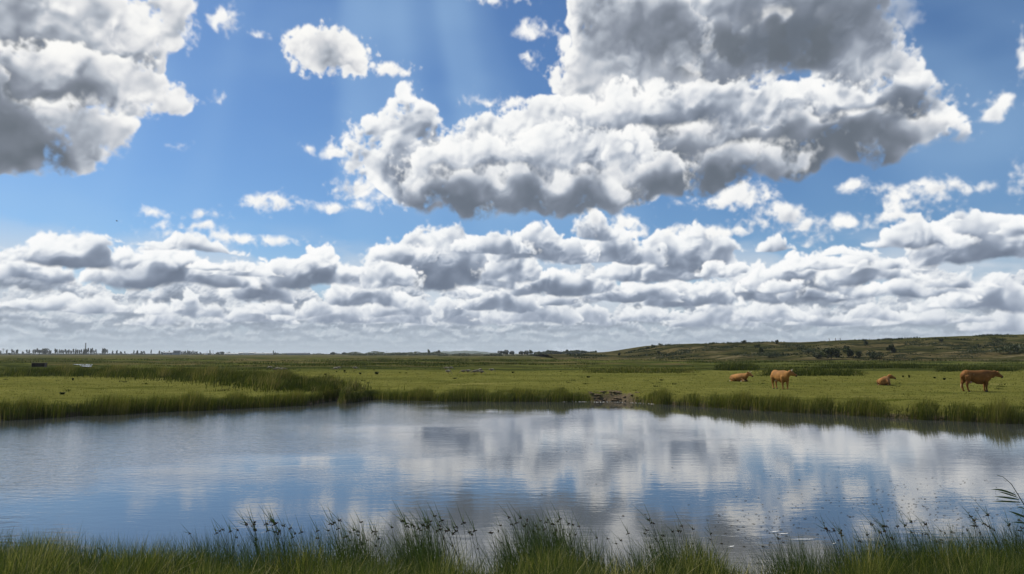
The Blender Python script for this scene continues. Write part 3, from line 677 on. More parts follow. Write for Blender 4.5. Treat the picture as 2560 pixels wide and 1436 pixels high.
def vegetation():
    r = np.random.RandomState(11)
    # reeds along the far shore
    n = 62000; x = r.uniform(-48, 42, n); u = r.uniform(0, 1, n) ** 0.8
    y = y_far(x) - 0.15 + u * 1.7; mk = mudk(x, y_far(x) + 1.0)
    clump = fbm(x.astype(F32), y.astype(F32), 3.0, FBM, 5, 1)
    keep = (r.uniform(0, 1, n) > mk * 1.15) & (r.uniform(0, 1, n) < 0.9 + 0.25 * clump)
    x, y, u, clump, mk = x[keep], y[keep], u[keep], clump[keep], mk[keep]
    right = ss(x, 6, 14)
    ht = (0.60 + 0.10 * right + 0.15 * clump + 0.24 * ss(x, -12, -20)) * (1 + 0.25 * (r.uniform(0, 1, len(x)) > .93)) * (1 - 0.45 * u ** 3) * (1 - 0.5 * mk) * (1 - 0.35 * ss(np.abs(x + 10.2), 1.6, 0.4))
    z = np.maximum(h(x, y), -0.02)
    P = np.stack([x, y, z * 0.35], -1)
    blades('reeds', P, ht + 0.06, 0.022, 0.16, M_REED, np.where(r.uniform(0, 1, len(x)) > .94, .97, np.clip(r.normal(0.50, 0.2, len(x)) + 0.18 * clump + 0.25 * (u - .5), 0, .9)), 'dense belt of green reeds edging the far side of the pond', 'reeds', (0.16, -0.05), seed=1)
    # ridge of rough grass behind the left meadow and along the creek
    pl = RIDGE; seg = np.hypot(*(pl[1:] - pl[:-1]).T); n = 34000
    i = r.choice(len(seg), n, p=seg / seg.sum()); t = r.uniform(0, 1, n)[:, None]
    c = pl[i] * (1 - t) + pl[i + 1] * t; wid = np.interp(c[:, 1], [45, 55, 90], [1.6, 3.0, 7.5])
    x = c[:, 0] + r.normal(0, 1.3, n) * 1.2; y = c[:, 1] + r.normal(0, 0.5, n) * wid
    ok = y > y_far(x) + 0.3; x, y = x[ok], y[ok]
    cl = fbm(x.astype(F32), y.astype(F32), 6.0, FBM, 6, 1)
    blades('rough_grass_ridge', roots(x, y), (0.55 + 0.28 * cl) * np.interp(y, [46, 60], [0.8, 1.0]), 0.045, 0.25, M_WEED, np.clip(0.5 + 0.25 * cl + r.normal(0, .14, len(x)), 0, 1), 'ridge of rank dark green grass behind the left meadow', 'rough grass', (0.2, 0), seed=2)
    # weeds on the right side of the creek
    pl = np.array([G(690, 952), G(780, 965), G(850, 980), G(900, 990), G(1000, 993)]); n = 9000
    i = r.randint(0, 4, n); t = r.uniform(0, 1, n)[:, None]; c = pl[i] * (1 - t) + pl[i + 1] * t
    x = c[:, 0] + r.normal(0, .8, n); y = c[:, 1] + r.normal(0, 1.3, n); ok = (y > y_far(x) + 0.2); x, y = x[ok], y[ok]
    cl = fbm(x.astype(F32), y.astype(F32), 2.5, FBM, 6, 3)
    blades('creek_weeds', roots(x, y), 0.40 + 0.16 * cl, 0.04, 0.5, M_WEED, np.clip(0.76 + 0.2 * cl + r.normal(0, .15, len(x)), 0, 1), 'tangled waterside weeds at the mouth of the small creek', 'weeds', (0.1, 0), seed=3)
    # short turf of the meadow
    n = 90000; y = 34 + 75 * r.uniform(0, 1, n) ** 1.5; x = r.uniform(-0.78, 0.78, n) * y
    ok = (y > y_far(x) + 0.9) & (mudk(x, y) < 0.5); x, y = x[ok], y[ok]
    cl = fbm(x.astype(F32), y.astype(F32), 4.0, FBM, 7, 1); c2 = fbm(x.astype(F32), y.astype(F32), 1.2, FBM2, 7, 2)
    k = r.uniform(0, 1, len(x)) < 0.55 + 0.3 * c2; x, y, cl, c2 = x[k], y[k], cl[k], c2[k]
    blades('meadow_grass', roots(x, y, -0.01), 0.035 + 0.025 * np.clip(c2, -1, 2) + 0.0003 * y, 0.03 + 0.0006 * y, 0.5, M_TURF, np.clip(0.5 + 0.2 * cl + r.normal(0, .2, len(x)), 0, 1), 'short grazed grass of the meadow beyond the pond', 'grass', (0.3, 0), seed=4, nseg=1)
    # dark tussocks dotted over the meadow (too many to count)
    n = 700; y = 48 + 75 * r.uniform(0, 1, n); x = r.uniform(-0.74, 0.74, n) * y; ok = (y > y_far(x) + 3) & (fbm(x.astype(F32), y.astype(F32), 9.0, FBM, 14, 1) > 0.7); x, y = x[ok], y[ok]
    m_ = 16; X = np.repeat(x, m_) + r.normal(0, .12, len(x) * m_); Y = np.repeat(y, m_) + r.normal(0, .12, len(x) * m_); hh = np.repeat(r.uniform(.05, .22, len(x)), m_)
    blades('meadow_tufts', roots(X, Y), hh, 0.04, 0.5, M_WEED, np.clip(r.normal(.3, .15, len(X)), 0, 1), 'scattered small dark tufts in the short meadow grass', 'tufts', seed=5, nseg=2)
    # rough marsh beyond: rows of rank growth seen edge on
    P = []; T = []; Hh = []
    n = 150000; y = 84 * (5.2 ** r.uniform(0, 1, n)); x = r.uniform(-0.80, 0.80, n) * y
    lim = np.interp(x, [-60, -25], [84, 116]); cl = fbm((x * 0.12).astype(F32), y.astype(F32), 24.0, FBM, 9, 1); c3 = fbm((x * 0.16 + 0.3 * y).astype(F32), (y * 0.8).astype(F32), 9.0, FBM2, 9, 2)
    ok = (y > lim + cl * 5) & (cl + 0.5 * c3 > 0.75) & (hill_h(x, y) < 0.5); x, y, cl, c3 = x[ok], y[ok], cl[ok], c3[ok]
    blades('marsh_growth', roots(x, y), (0.22 + 0.20 * np.clip(cl, 0, 2)) * np.interp(y, [80, 300], [0.8, 1.2]), 0.0006 * y, 0.3, M_WEED, np.clip(0.48 + 0.16 * c3 + r.normal(0, .12, len(x)), 0, 1), 'streaks of dark rank growth across the far marsh', 'marsh plants', (0.1, 0), seed=6, nseg=2)
    # scrub over the hill
    n = 60000; x = r.uniform(30, 330, n); y = r.uniform(250, 425, n); g1 = fbm((x * .4).astype(F32), y.astype(F32), 26.0, FBM, 15, 1) + 0.5 * fbm(x.astype(F32), y.astype(F32), 9.0, FBM2, 15, 2)
    hz_ = hill_h(x, y); ok = (g1 > 1.25) & (hz_ > 0.6); x, y, g1, hz_ = x[ok], y[ok], g1[ok], hz_[ok]
    blades('hill_scrub', np.stack([x, y, hz_ - .1], -1), 0.5 + 0.45 * np.clip(g1 - 1.2, 0, 2), 0.55, 0.5, M_TREE, np.clip(r.normal(.35, .15, len(x)), 0, 1), 'dark low scrub and bramble in patches over the hill', 'scrub', (0.1, 0), seed=16, nseg=2)
    # dark weedy mound behind the standing cow
    for (a, b, c_, d, hh, nm, lab) in ((1880, 2175, 926, 941, 0.62, 'weed_bank', 'dark weedy bank behind the standing cow'), (1440, 1760, 921, 934, 0.50, 'weed_bank', 'lighter green scrubby bank left of the lying cow'),
                                       (2035, 2330, 912, 923, 0.8, 'weed_bank', 'long dark weed bank at the foot of the hill'), (1780, 1900, 914, 927, 0.9, 'weed_bank', 'dark green rise directly behind the lying cow'),
                                       (2330, 2560, 921, 930, 0.6, 'weed_bank', 'weedy strip beyond the cow nearest the frame edge')):
        n = 4200; px = a + (b - a) * r.beta(1.7, 1.7, n); py = c_ + (d - c_) * r.beta(1.6, 1.3, n)
        g = np.array([G(u_, v_) for u_, v_ in zip(px, py)]); x, y = g[:, 0], g[:, 1]
        e = np.minimum(px - a, b - px) / (b - a) * 6; cl = fbm(x.astype(F32), y.astype(F32), 5.0, FBM, c_, 1)
        tt = 0.68 if 'lighter' in lab else 0.42
        blades(nm, roots(x, y), np.clip(hh * 0.75 * np.clip(e, 0.15, 1) * (0.65 + 0.45 * cl), 0.05, 2), 0.09, 0.4, M_WEED, np.clip(tt + 0.15 * cl + r.normal(0, .15, n), 0, 1), lab, 'vegetation', (0.1, 0), seed=int(c_), nseg=2)
    # ---- the near bank
    n = 80000; x = r.uniform(-9.2, 9.2, n); d = r.uniform(0, 1, n) ** 0.9; y = y_near(x) + 0.10 - d * 3.0
    cl = fbm(x.astype(F32), y.astype(F32), 1.6, FBM, 12, 1)
    px, _ = px_of(x, y, 0.4)
    dens = np.interp(px, [0, 700, 1000, 1250, 1500, 1850, 2000, 2300, 2560], [1, 1, 1, 1, .95, .85, 1, 1, 1])
    thin = ss(d, 0.0, 0.30) * 0.8 + 0.2
    ok = r.uniform(0, 1, n) < dens * thin + 0.15 * cl; x, y, cl, d, px = x[ok], y[ok], cl[ok], d[ok], px[ok]
    hh = np.interp(px, [0, 600, 900, 1300, 1560, 1680, 1900, 2150, 2560], [.54, .54, .54, .52, .38, .46, .40, .58, .66])
    blades('bank_grass', roots(x, y, -0.02), hh * (1 + 0.22 * cl), 0.0085, 0.42, M_GRASS, np.clip(r.normal(.45, .26, len(x)) + 0.14 * cl, 0, 0.92) , 'lush green grass on the near bank', 'grass', (0.12, 0.02), seed=13, nseg=4)
    n = 5200; x = r.uniform(-9, 9, n); y = y_near(x) - r.uniform(0, 1, n) * 2.6
    blades('dry_grass', roots(x, y, 0.0), r.uniform(.35, .66, n), 0.0075, 0.7, M_GRASS, r.uniform(.88, 1, n), 'pale dry straws lying over the near bank', 'grass', (0.3, 0), seed=14, nseg=5)
    # slender leaves of the rushes, standing in the water's edge
    n = 27000; x = r.uniform(-9.2, 9.2, n); y = y_near(x) + r.uniform(-0.85, 0.40, n); px, _ = px_of(x, y, 0.3)
    cl = fbm(x.astype(F32), (y * 0 + 3).astype(F32), 1.5, FBM, 12, 7)
    w = np.interp(px, [0, 250, 450, 600, 720, 900, 1130, 1180, 1240, 1290, 1450, 1560, 1640, 1760, 1860, 1930, 2000, 2560], [.7, .6, .7, .8, 1, 1, 1, .9, .55, 1, .9, .55, .85, .75, .5, .6, .95, 1])
    ok = r.uniform(0, 1, n) < w * (0.75 + 0.4 * cl); x, y, px, cl = x[ok], y[ok], px[ok], cl[ok]
    hh = np.interp(px, [0, 300, 600, 760, 1100, 1200, 1300, 1500, 1560, 1650, 1860, 2000, 2560], [.66, .60, .74, .86, .92, .66, .92, .76, .5, .86, .55, .80, .80])
    z = np.maximum(h(x, y), -0.05)
    blades('rush_leaves', np.stack([x, y, z], -1), hh * (1.10 + 0.12 * cl), 0.0072, 0.36, M_RUSH, np.clip(r.normal(.45, .22, len(x)), 0, 1), 'slender dark rush leaves standing along the near water edge', 'rushes', (-0.20, 0.0), seed=15, nseg=5)
vegetation()
# ------------------------------------------------------------------ club-rush stems with seed heads
def rush_variant(seed):
    r = random.Random(seed); hgt = 0.92; lean = r.uniform(-0.38, -0.12)
    pts = [(lean * hgt * (t ** 1.7), r.uniform(-.01, .01), hgt * t, 0.0042 * (1 - 0.6 * t)) for t in (0, .2, .4, .6, .75, .86)]
    stem = MB().tube(pts, 4).mesh('stem'); top = Vector(pts[-1][:3])
    a = stem.attributes.new('tint', 'FLOAT', 'POINT'); a.data.foreach_set('value', [0.3] * len(stem.vertices))
    hd = MB()
    for i in range(r.randint(4, 7)):
        d = Vector((r.uniform(-1, 1), r.uniform(-1, 1), r.uniform(-.2, 1))).normalized(); L = r.uniform(.013, .028)
        p0 = top + d * 0.006
        hd.tube([(*p0, .003), (*(p0 + d * L * .4), .007), (*(p0 + d * L * .8), .005), (*(p0 + d * L), .0015)], 5)
    head = hd.mesh('seed_head')
    V_, F_, T_ = [], [], []
    for k in range(3):                                       # bracts over the head
        d = Vector((lean * 2.0 + r.uniform(-.5, .3), r.uniform(-.4, .4), 1.0 if k == 0 else r.uniform(.2, .8))).normalized(); L = (.26, .15, .12)[k] * r.uniform(.8, 1.2)
        s = Vector((.0032, .001, 0)); n = len(V_)
        V_ += [tuple(top - s), tuple(top + s), tuple(top + d * L * .5 - s * .7), tuple(top + d * L * .5 + s * .7), tuple(top + d * L)]
        F_ += [(n, n + 1, n + 3, n + 2), (n + 2, n + 3, n + 4)]
    br = bpy.data.meshes.new('bract'); br.from_pydata(V_, [], F_); a = br.attributes.new('tint', 'FLOAT', 'POINT'); a.data.foreach_set('value', [0.4] * len(V_))
    for me, m in ((stem, M_RUSH), (head, M_SEED), (br, M_RUSH)): me.materials.append(m)
    return stem, head, br
def club_rushes():
    r = random.Random(5); vs_ = [rush_variant(i) for i in range(7)]
    spots = []
    heads_px = [(55,1395,4),(220,1402,3),(278,1385,2),(565,1340,7),(640,1335,9),(705,1320,16),(760,1335,12),(800,1345,8),(850,1370,4),(900,1325,16),(950,1345,12),(1010,1330,10),(1050,1310,14),(1105,1295,12),(1150,1310,10),(1190,1340,6),
                (1250,1358,3),(1305,1312,14),(1345,1325,12),(1385,1322,10),(1430,1318,8),(1478,1345,5),(1540,1355,3),(1590,1352,4),(1620,1325,6),(1660,1340,9),(1700,1365,3),(1735,1350,3),(1795,1372,3),
                (1855,1350,2),(2008,1335,7),(2060,1345,7),(2130,1330,9),(2175,1335,8),(2225,1330,9),(2275,1345,6),(2320,1340,7),(2380,1308,8),(2420,1310,6),(2450,1330,7),(2490,1325,8),(2540,1310,7)]
    for cx, top, n in heads_px:
        for _ in range(max(2, int(n * .85))):
            px = cx + r.gauss(0, 26); x = (px - 1280) / FP * 10.4; y = float(y_near(x)) + r.uniform(-.35, .35); z = max(H(x, y), -0.04)
            want = CAM_Z - (top - 34 + abs(r.gauss(0, 32)) - 884) / FP * y - z
            spots.append((x + 0.16, y, z, max(.45, min(1.25, want / (0.86 * 0.92)))))
    zones = [(450, 'sparse clump at the left end of the near bank'), (640, 'short clump left of the first tall rushes'), (800, 'first tall dense clump from the left'), (930, 'clump under the reflected white cloud, left of the middle'),
             (1080, 'tall clump left of the middle'), (1210, 'clump ending at the gap in the middle'), (1345, 'clump just right of the middle gap'), (1510, 'clump arching left beside the bare water edge'), (1690, 'thin clump between two bare water edges'),
             (1900, 'last thin clump before the floating feathers'), (2100, 'clump behind the floating feathers'), (2250, 'dense clump right of the feathers'), (2400, 'clump left of the bending reed'), (9999, 'clump under the bending reed')]
    for i, (x, y, z, s) in enumerate(spots):
        st, hd, br = vs_[i % 7]
        rz = r.gauss(0, .5); base = empty('club_rush', (x, y, z), rz, s); s2 = r.uniform(.9, 1.15)
        zn = next(t for lim_, t in zones if px_of(x, y, .8)[0] < lim_)
        tag(base, 'seed-headed rush in the ' + zn, 'club-rush', 'club-rush stems along the near bank')
        for nm, me in (('stem', st), ('seed_head', hd), ('bract', br)):
            link(bpy.data.objects.new(nm, me), base)
club_rushes()
def common_reed():
    """the tall reed leaning in at the right edge"""
    x0, y0 = (2610 - 1280) / FP * 8.6, 8.4; base = empty('common_reed', (x0, y0, H(x0, y0)))
    tag(base, 'tall bending reed with long pointed leaves at the right edge of the near bank', 'reed')
    def P(px, py, d=8.5):
        v = ray(px, py); t = d / v.y; return Vector((v.x * t - x0, d - y0, CAM_Z + v.z * t - base.location.z))
    stem = [P(2612, 1500), P(2596, 1400), P(2580, 1320), P(2562, 1265), P(2545, 1237), P(2528, 1210), P(2508, 1193), P(2492, 1188)]
    mb = MB().tube([(*p, .0085 - .0009 * i) for i, p in enumerate(stem)], 6); o = mb.build('stem', M_RUSH, base)
    o.data.attributes.new('tint', 'FLOAT', 'POINT').data.foreach_set('value', [.45] * len(o.data.vertices))
    def leaf(a, b, w, sag):
        V_, F_ = [], []; n = 7
        for i in range(n + 1):
            t = i / n; c = a.lerp(b, t) + Vector((0, 0.03 * sin(t * 3), sag * t * (1 - t) * 4)); ww = w * (sin(pi * min(1, t * 1.15 + .12)) ** .7 if t < 1 else 0.02)
            V_ += [tuple(c + Vector((0, .3 * ww, ww))), tuple(c - Vector((0, .3 * ww, ww)))]
        F_ = [(2 * i, 2 * i + 1, 2 * i + 3, 2 * i + 2) for i in range(n)]
        me = bpy.data.meshes.new('leaf'); me.from_pydata(V_, [], F_); me.attributes.new('tint', 'FLOAT', 'POINT').data.foreach_set('value', [.4] * len(V_))
        obj('leaf', me, M_RUSH, base)
    for a, b, w, s in ((P(2541, 1239), P(2468, 1227), .011, .03), (P(2544, 1244), P(2486, 1229), .008, .01), (P(2547, 1249), P(2475, 1242), .010, .004), (P(2550, 1256), P(2468, 1255), .009, .002),
                       (P(2575, 1298), P(2512, 1275), .013, .004), (P(2580, 1312), P(2520, 1308), .009, .01), (P(2570, 1280), P(2540, 1278, 8.3), .006, .04)):
        leaf(a, b, w, s)
common_reed()

# ------------------------------------------------------------------ cattle
def mat_cow(name, top, low):
    m = material(name); p = OBJ(); x, y, z = SEP(p); n = NOISE(p, 5.0, 4); n2 = NOISE(p, 1.7, 3)
    c = MIX(MR(n2, .35, .65), tuple(top), tuple(v * 0.55 for v in top)); c = MIX(MR(n, .35, .75) * .5, c, tuple(v * 0.6 for v in top))
    c = MIX(MR(n2, .62, .72) * .5, c, tuple(low))
    return finish(m, PRINC(c, 0.75, BUMP(NOISE(p, 60, 2), .3, .02), .2))
M_COW = [mat_cow('tawny_coat', (0.33, 0.155, 0.040), (0.50, 0.33, 0.14)), mat_cow('red_coat', (0.235, 0.102, 0.025), (0.42, 0.26, 0.11)), mat_cow('ginger_coat', (0.30, 0.138, 0.036), (0.46, 0.30, 0.13))]
M_MUZZLE = mat_plain('dark_muzzle', (0.05, 0.03, 0.022), .5, .2, 9); M_HORN = mat_plain('horn', (0.45, 0.40, 0.30), .5, .2, 9); M_HOOF = mat_plain('hoof', (0.04, 0.032, 0.026), .6, .2, 9)
M_SWITCH = mat_plain('tail_switch', (0.40, 0.26, 0.12), .8, .2, 9); M_UDDER = mat_plain('udder', (0.40, 0.25, 0.19), .6, .2, 9)
def body_mesh(mb, voxel=0.03):
    me = mb.mesh('body'); tmp = bpy.data.objects.new('tmp', me); COLL.objects.link(tmp)
    md = tmp.modifiers.new('r', 'REMESH'); md.mode = 'VOXEL'; md.voxel_size = voxel; md.use_smooth_shade = True
    sm = tmp.modifiers.new('s', 'SMOOTH'); sm.factor = 0.5; sm.iterations = 4
    dg = bpy.context.evaluated_depsgraph_get(); out = bpy.data.meshes.new_from_object(tmp.evaluated_get(dg)); out.name = 'body'
    bpy.data.objects.remove(tmp); bpy.data.meshes.remove(me)
    out.polygons.foreach_set('use_smooth', [True] * len(out.polygons)); return out
def spine(mb, R_):
    """(x, y, z, half height, half width) with the rings standing square to the line"""
    P = [Vector(r[:3]) for r in R_]; rg = []
    for i, r_ in enumerate(R_):
        t = (P[min(i + 1, len(P) - 1)] - P[max(i - 1, 0)]).normalized(); side = Vector((0, 0, 1)).cross(t).normalized(); up = t.cross(side).normalized()
        rg.append((P[i], up * r_[3], side * r_[4]))
    mb.rings(rg, 16)
def cow(name_, label, loc, rz, s, mat, pose, head=None, horns=False, white_feet=False):
    root = empty('cow', loc, rz, s); tag(root, label, 'cow', 'tawny cows on the meadow')
    mb = MB()
    if pose == 'stand':
        spine(mb, [(-1.03, 0, 1.19, .13, .09), (-.99, 0, 1.14, .26, .19), (-.82, 0, 1.09, .34, .28), (-.50, 0, 1.01, .375, .31), (-.15, 0, .965, .41, .35), (.2, 0, .97, .42, .34), (.48, 0, 1.02, .40, .28), (.68, 0, 1.06, .35, .22), (.86, 0, 1.12, .27, .15)] + head[0])
        for sg in (-1, 1):
            for xo in ((.50, 0),):
                dx = .04 * sg; mb.tube([(.50, .15 * sg, .98, .18), (.52 + dx, .17 * sg, .70, .135), (.53 + dx, .17 * sg, .50, .088), (.52 + dx, .165 * sg, .42, .080), (.515 + dx, .165 * sg, .28, .058), (.515 + dx, .165 * sg, .12, .056), (.54 + dx, .165 * sg, .06, .062), (.56 + dx, .165 * sg, .0, .066)], 10)
            dx = -.06 * sg
            mb.tube([(-.78, .13 * sg, 1.02, .22), (-.78 + dx * .4, .17 * sg, .82, .20), (-.80 + dx * .7, .18 * sg, .66, .14), (-.88 + dx, .175 * sg, .50, .088), (-.88 + dx, .17 * sg, .40, .070), (-.84 + dx, .17 * sg, .22, .056), (-.82 + dx, .17 * sg, .12, .058), (-.775 + dx, .17 * sg, .05, .062), (-.76 + dx, .17 * sg, .0, .066)], 10)
        mb.tube([(-.10, 0, .60, .12), (.30, 0, .585, .12), (.62, 0, .70, .12), (.86, 0, .86, .09)], 8)      # brisket and belly line
        tail = [(-1.0, 0, 1.20, .035), (-1.07, 0, 1.12, .03), (-1.09, 0, .9, .022), (-1.09, 0, .6, .018), (-1.10, 0, .48, .02)]; sw = [(-1.10, 0, .52, .02), (-1.11, 0, .40, .045), (-1.13, 0, .26, .03), (-1.14, 0, .18, .008)]
        feet = [(.56 + .05 * sg, .165 * sg) for sg in (-1, 1)] + [(-.76 - .06 * sg, .17 * sg) for sg in (-1, 1)]
    else:
        spine(mb, [(-.98, 0, .32, .10, .08), (-.93, 0, .32, .24, .22), (-.75, .0, .34, .32, .36), (-.4, 0, .36, .36, .43), (0, 0, .38, .38, .44), (.3, 0, .41, .39, .39), (.52, 0, .45, .37, .31), (.70, 0, .50, .32, .24), (.84, 0, .58, .26, .17)] + head[0])
        for sg in (-1, 1):
            mb.tube([(.45, .20 * sg, .34, .14), (.70, .22 * sg, .14, .09), (.86, .22 * sg, .10, .065), (.66, .27 * sg, .06, .05), (.50, .28 * sg, .05, .05)], 8)
            mb.tube([(-.70, .25 * sg, .38, .24), (-.40, .38 * sg, .20, .16), (-.28, .42 * sg, .12, .09), (-.48, .42 * sg, .07, .05), (-.62, .40 * sg, .06, .045), (-.72, .38 * sg, .05, .05)], 8)
        tail = [(-.98, 0, .46, .035), (-1.03, .05, .30, .025), (-1.03, .12, .12, .02), (-.98, .20, .06, .018)]; sw = [(-.98, .20, .06, .02), (-.94, .28, .05, .035), (-.90, .34, .04, .01)]
        feet = [(.50, .28 * sg) for sg in (-1, 1)] + [(-.76, .38 * sg) for sg in (-1, 1)]
    me = body_mesh(mb); me.materials.append(mat); body = obj('body', me, None, root)
    MB().tube(tail, 6).build('tail', mat, root, smooth=True); MB().tube(sw, 6).build('tail_switch', M_SWITCH, root, smooth=True)
    H_, fwd = head[1], Vector(head[2]).normalized(); side = Vector((0, 0, 1)).cross(fwd).normalized(); up = fwd.cross(side)
    H_ = Vector(H_)
    for sg in (-1, 1):
        a = H_ - fwd * .16 + up * .10 + side * .09 * sg; d = (side * sg * 1.0 + up * .12 - fwd * .18).normalized()
        MB().rings([(a, up * .03, fwd * .02), (a + d * .07, up * .055, fwd * .02), (a + d * .14, up * .05, fwd * .016), (a + d * .20, up * .012, fwd * .008)], 8).build('ear', mat, root, smooth=True)
        e = H_ + fwd * .02 + up * .055 + side * .088 * sg; MB().rings([(e - side * sg * .02, up * .02, fwd * .024), (e, up * .022, fwd * .026), (e + side * sg * .014, up * .008, fwd * .01)], 8).build('eye', M_MUZZLE, root)
        if horns:
            q = H_ - fwd * .10 + up * .15 + side * .06 * sg; MB().tube([(*q, .03), (*(q + side * sg * .10 + up * .03), .024), (*(q + side * sg * .17 + up * .10), .014), (*(q + side * sg * .18 + up * .17), .004)], 7).build('horn', M_HORN, root, smooth=True)
    nz = H_ + fwd * .36 - up * .015
    MB().rings([(nz - fwd * .07, up * .082, side * .078), (nz, up * .085, side * .082), (nz + fwd * .035, up * .062, side * .065), (nz + fwd * .05, up * .02, side * .03)], 12).build('muzzle', M_MUZZLE, root, smooth=True)
    for (fx, fy) in feet:
        zc = 0 if pose == 'stand' else .035
        MB().rings([((fx, fy, zc - .005), (.075, 0, 0), (0, .06, 0)), ((fx - .01, fy, zc + .05), (.062, 0, 0), (0, .056, 0)), ((fx - .015, fy, zc + .075), (.05, 0, 0), (0, .05, 0))], 10).build('hoof', M_HORN if white_feet else M_HOOF, root)
    if pose == 'stand': MB().rings([((-.52, 0, .66), (.16, 0, 0), (0, .15, 0)), ((-.54, 0, .58), (.15, 0, 0), (0, .14, 0)), ((-.55, 0, .53), (.08, 0, 0), (0, .08, 0))], 12).build('udder', M_UDDER, root, smooth=True)
    return root
def head_at(neck, dirv, mid=None):
    """neck: centre of the poll; the head carries on along dirv"""
    n = Vector(neck); d = Vector(dirv).normalized()
    pts = [(*(n - d * .05), .19, .125), (*(n + d * .10), .185, .13), (*(n + d * .22), .15, .115), (*(n + d * .36), .10, .08), (*(n + d * .48), .088, .078), (*(n + d * .54), .05, .05)]
    return pts, n + d * .14, d
def mkhead(mid, neck, d):
    p, c, dd = head_at(neck, d); return ([(*m_,) for m_ in mid] + p, c, dd)
g = lambda px, py: (*G(px, py), FIELD)
def gz(px, py):
    x, y = G(px, py); return (x, y, H(x, y) - 0.01)
cow('a', 'red-brown cow standing side-on at the right, neck stretched forward', gz(2445, 979), R(2), 1.05, M_COW[1], 'stand',
    mkhead([(.98, 0, 1.12, .25, .13), (1.12, 0, 1.15, .215, .12)], (1.24, 0, 1.18), (1, 0, -.50)))
cow('b', 'golden tawny cow standing half turned with its horned head facing the pond', gz(1953, 972.5), R(-78), 1.0, M_COW[0], 'stand',
    mkhead([(.94, .03, 1.17, .21, .14), (.99, .08, 1.22, .18, .13)], (1.0, .12, 1.24), (.35, .80, -.42)), horns=True)
cow('c', 'cow lying in the grass with its head turned towards the pond and pale hind hooves', gz(1848, 954), R(-58), .98, M_COW[0], 'lie',
    mkhead([(.95, 0, .66, .20, .15), (1.02, .05, .74, .18, .13)], (1.06, .10, .78), (.85, .1, -.45)), horns=True, white_feet=True)
cow('d', 'ginger cow lying down between the two standing ones, seen from behind with its head up', gz(2212, 963), R(48), .92, M_COW[2], 'lie',
    mkhead([(.95, -.03, .64, .20, .15), (1.02, -.10, .72, .18, .13)], (1.05, -.17, .78), (.60, -.85, -.36)))

# ------------------------------------------------------------------ geese grazing beyond the creek
M_GOOSE = mat_plain('goose_grey', (0.16, 0.14, 0.11), .8, .35, 9); M_GOOSEW = mat_plain('goose_pale', (0.33, 0.31, 0.25), .8, .12, 9); M_BEAK = mat_plain('goose_beak', (0.40, 0.16, 0.06), .5, .1, 9)
def goose_meshes(pale):
    mb = MB(); spine(mb, [(-.36, 0, .40, .02, .03), (-.28, 0, .36, .08, .10), (-.10, 0, .33, .14, .14), (.10, 0, .34, .15, .14), (.24, 0, .36, .10, .09), (.32, 0, .36, .05, .05)])
    a = mb.mesh('body'); a.materials.append(M_GOOSEW if pale else M_GOOSE)
    mb = MB().tube([(.24, 0, .38, .055), (.36, 0, .36, .035), (.44, 0, .26, .028), (.48, 0, .16, .028), (.51, 0, .11, .04), (.55, 0, .08, .034), (.58, 0, .06, .02)], 8)
    b = mb.mesh('neck'); b.materials.append(M_GOOSE)
    w = MB(); [w.rings([((-.30, .12 * s, .40), (0, 0, .02), (0, .01, 0)), ((-.10, .145 * s, .37), (0, 0, .10), (0, .02, 0)), ((.14, .13 * s, .37), (0, 0, .09), (0, .02, 0)), ((.20, .10 * s, .37), (0, 0, .03), (0, .01, 0))], 8) for s in (1, -1)]
    c = w.mesh('wings'); c.materials.append(M_GOOSE)
    k = MB().tube([(.575, 0, .06, .018), (.62, 0, .035, .008)], 6).mesh('beak'); k.materials.append(M_BEAK)
    l = MB().tube([(0, .05, .22, .015), (0, .05, 0, .012)], 5).mesh('leg'); l.materials.append(M_BEAK)
    for q in (a, b, c): q.polygons.foreach_set('use_smooth', [True] * len(q.polygons))
    return a, b, c, k, l
GM = {True: goose_meshes(True), False: goose_meshes(False)}
geese = [(675,925,1,180,'goose standing apart at the left end of the resting flock'),(688,928,0,20,'dark goose, leftmost of the close resting flock by the rough ridge'),(694,927,1,160,'goose in the middle of the close resting flock'),
         (701,928.5,1,0,'pale goose at the right of the close flock'),(707,927,0,190,'dark goose just right of the close flock'),(712,928,0,10,'rightmost dark goose of the row beside the rough ridge'),
         (839,926,1,170,'pale goose, left one of a pair in the middle of the meadow'),(846,924,1,10,'pale goose, right one of a pair in the middle of the meadow'),(888,924.5,1,0,'lone pale goose right of the pair'),
         (1115,926,1,-20,'pale goose grazing behind the goose in front of it'),(1127,926.5,1,10,'pale goose just right of the two in line'),(1120,936,1,-30,'pale-backed goose grazing nearer the pond than the others'),
         (1158,934.5,0,180,'dark goose with its neck down to the left'),(1170,934.5,1,-10,'pale goose with its neck down to the right'),(1186,935,0,190,'dark goose lowest in the right-hand group'),
         (1193,934,1,20,'pale goose in the middle of the right-hand group'),(1201,931,1,60,'goose at the back of the right-hand group'),(1204,935.5,0,-20,'dark goose at the front of the right-hand group'),(1229,930,1,0,'small pale goose alone at the far right of the birds')]
for px, py, pale, rz, lab in geese:
    x, y, z = gz(px, py); b = empty('goose', (x, y, z), R(rz), 1.05 if pale else .95); tag(b, lab, 'goose', 'geese grazing beyond the creek')
    A, B_, C_, K_, L_ = GM[bool(pale)]
    for nm, me in (('body', A), ('neck', B_), ('wings', C_), ('beak', K_), ('leg', L_)): link(bpy.data.objects.new(nm, me), b)
    l2 = link(bpy.data.objects.new('leg', L_), b); l2.location = (0, -.10, 0)

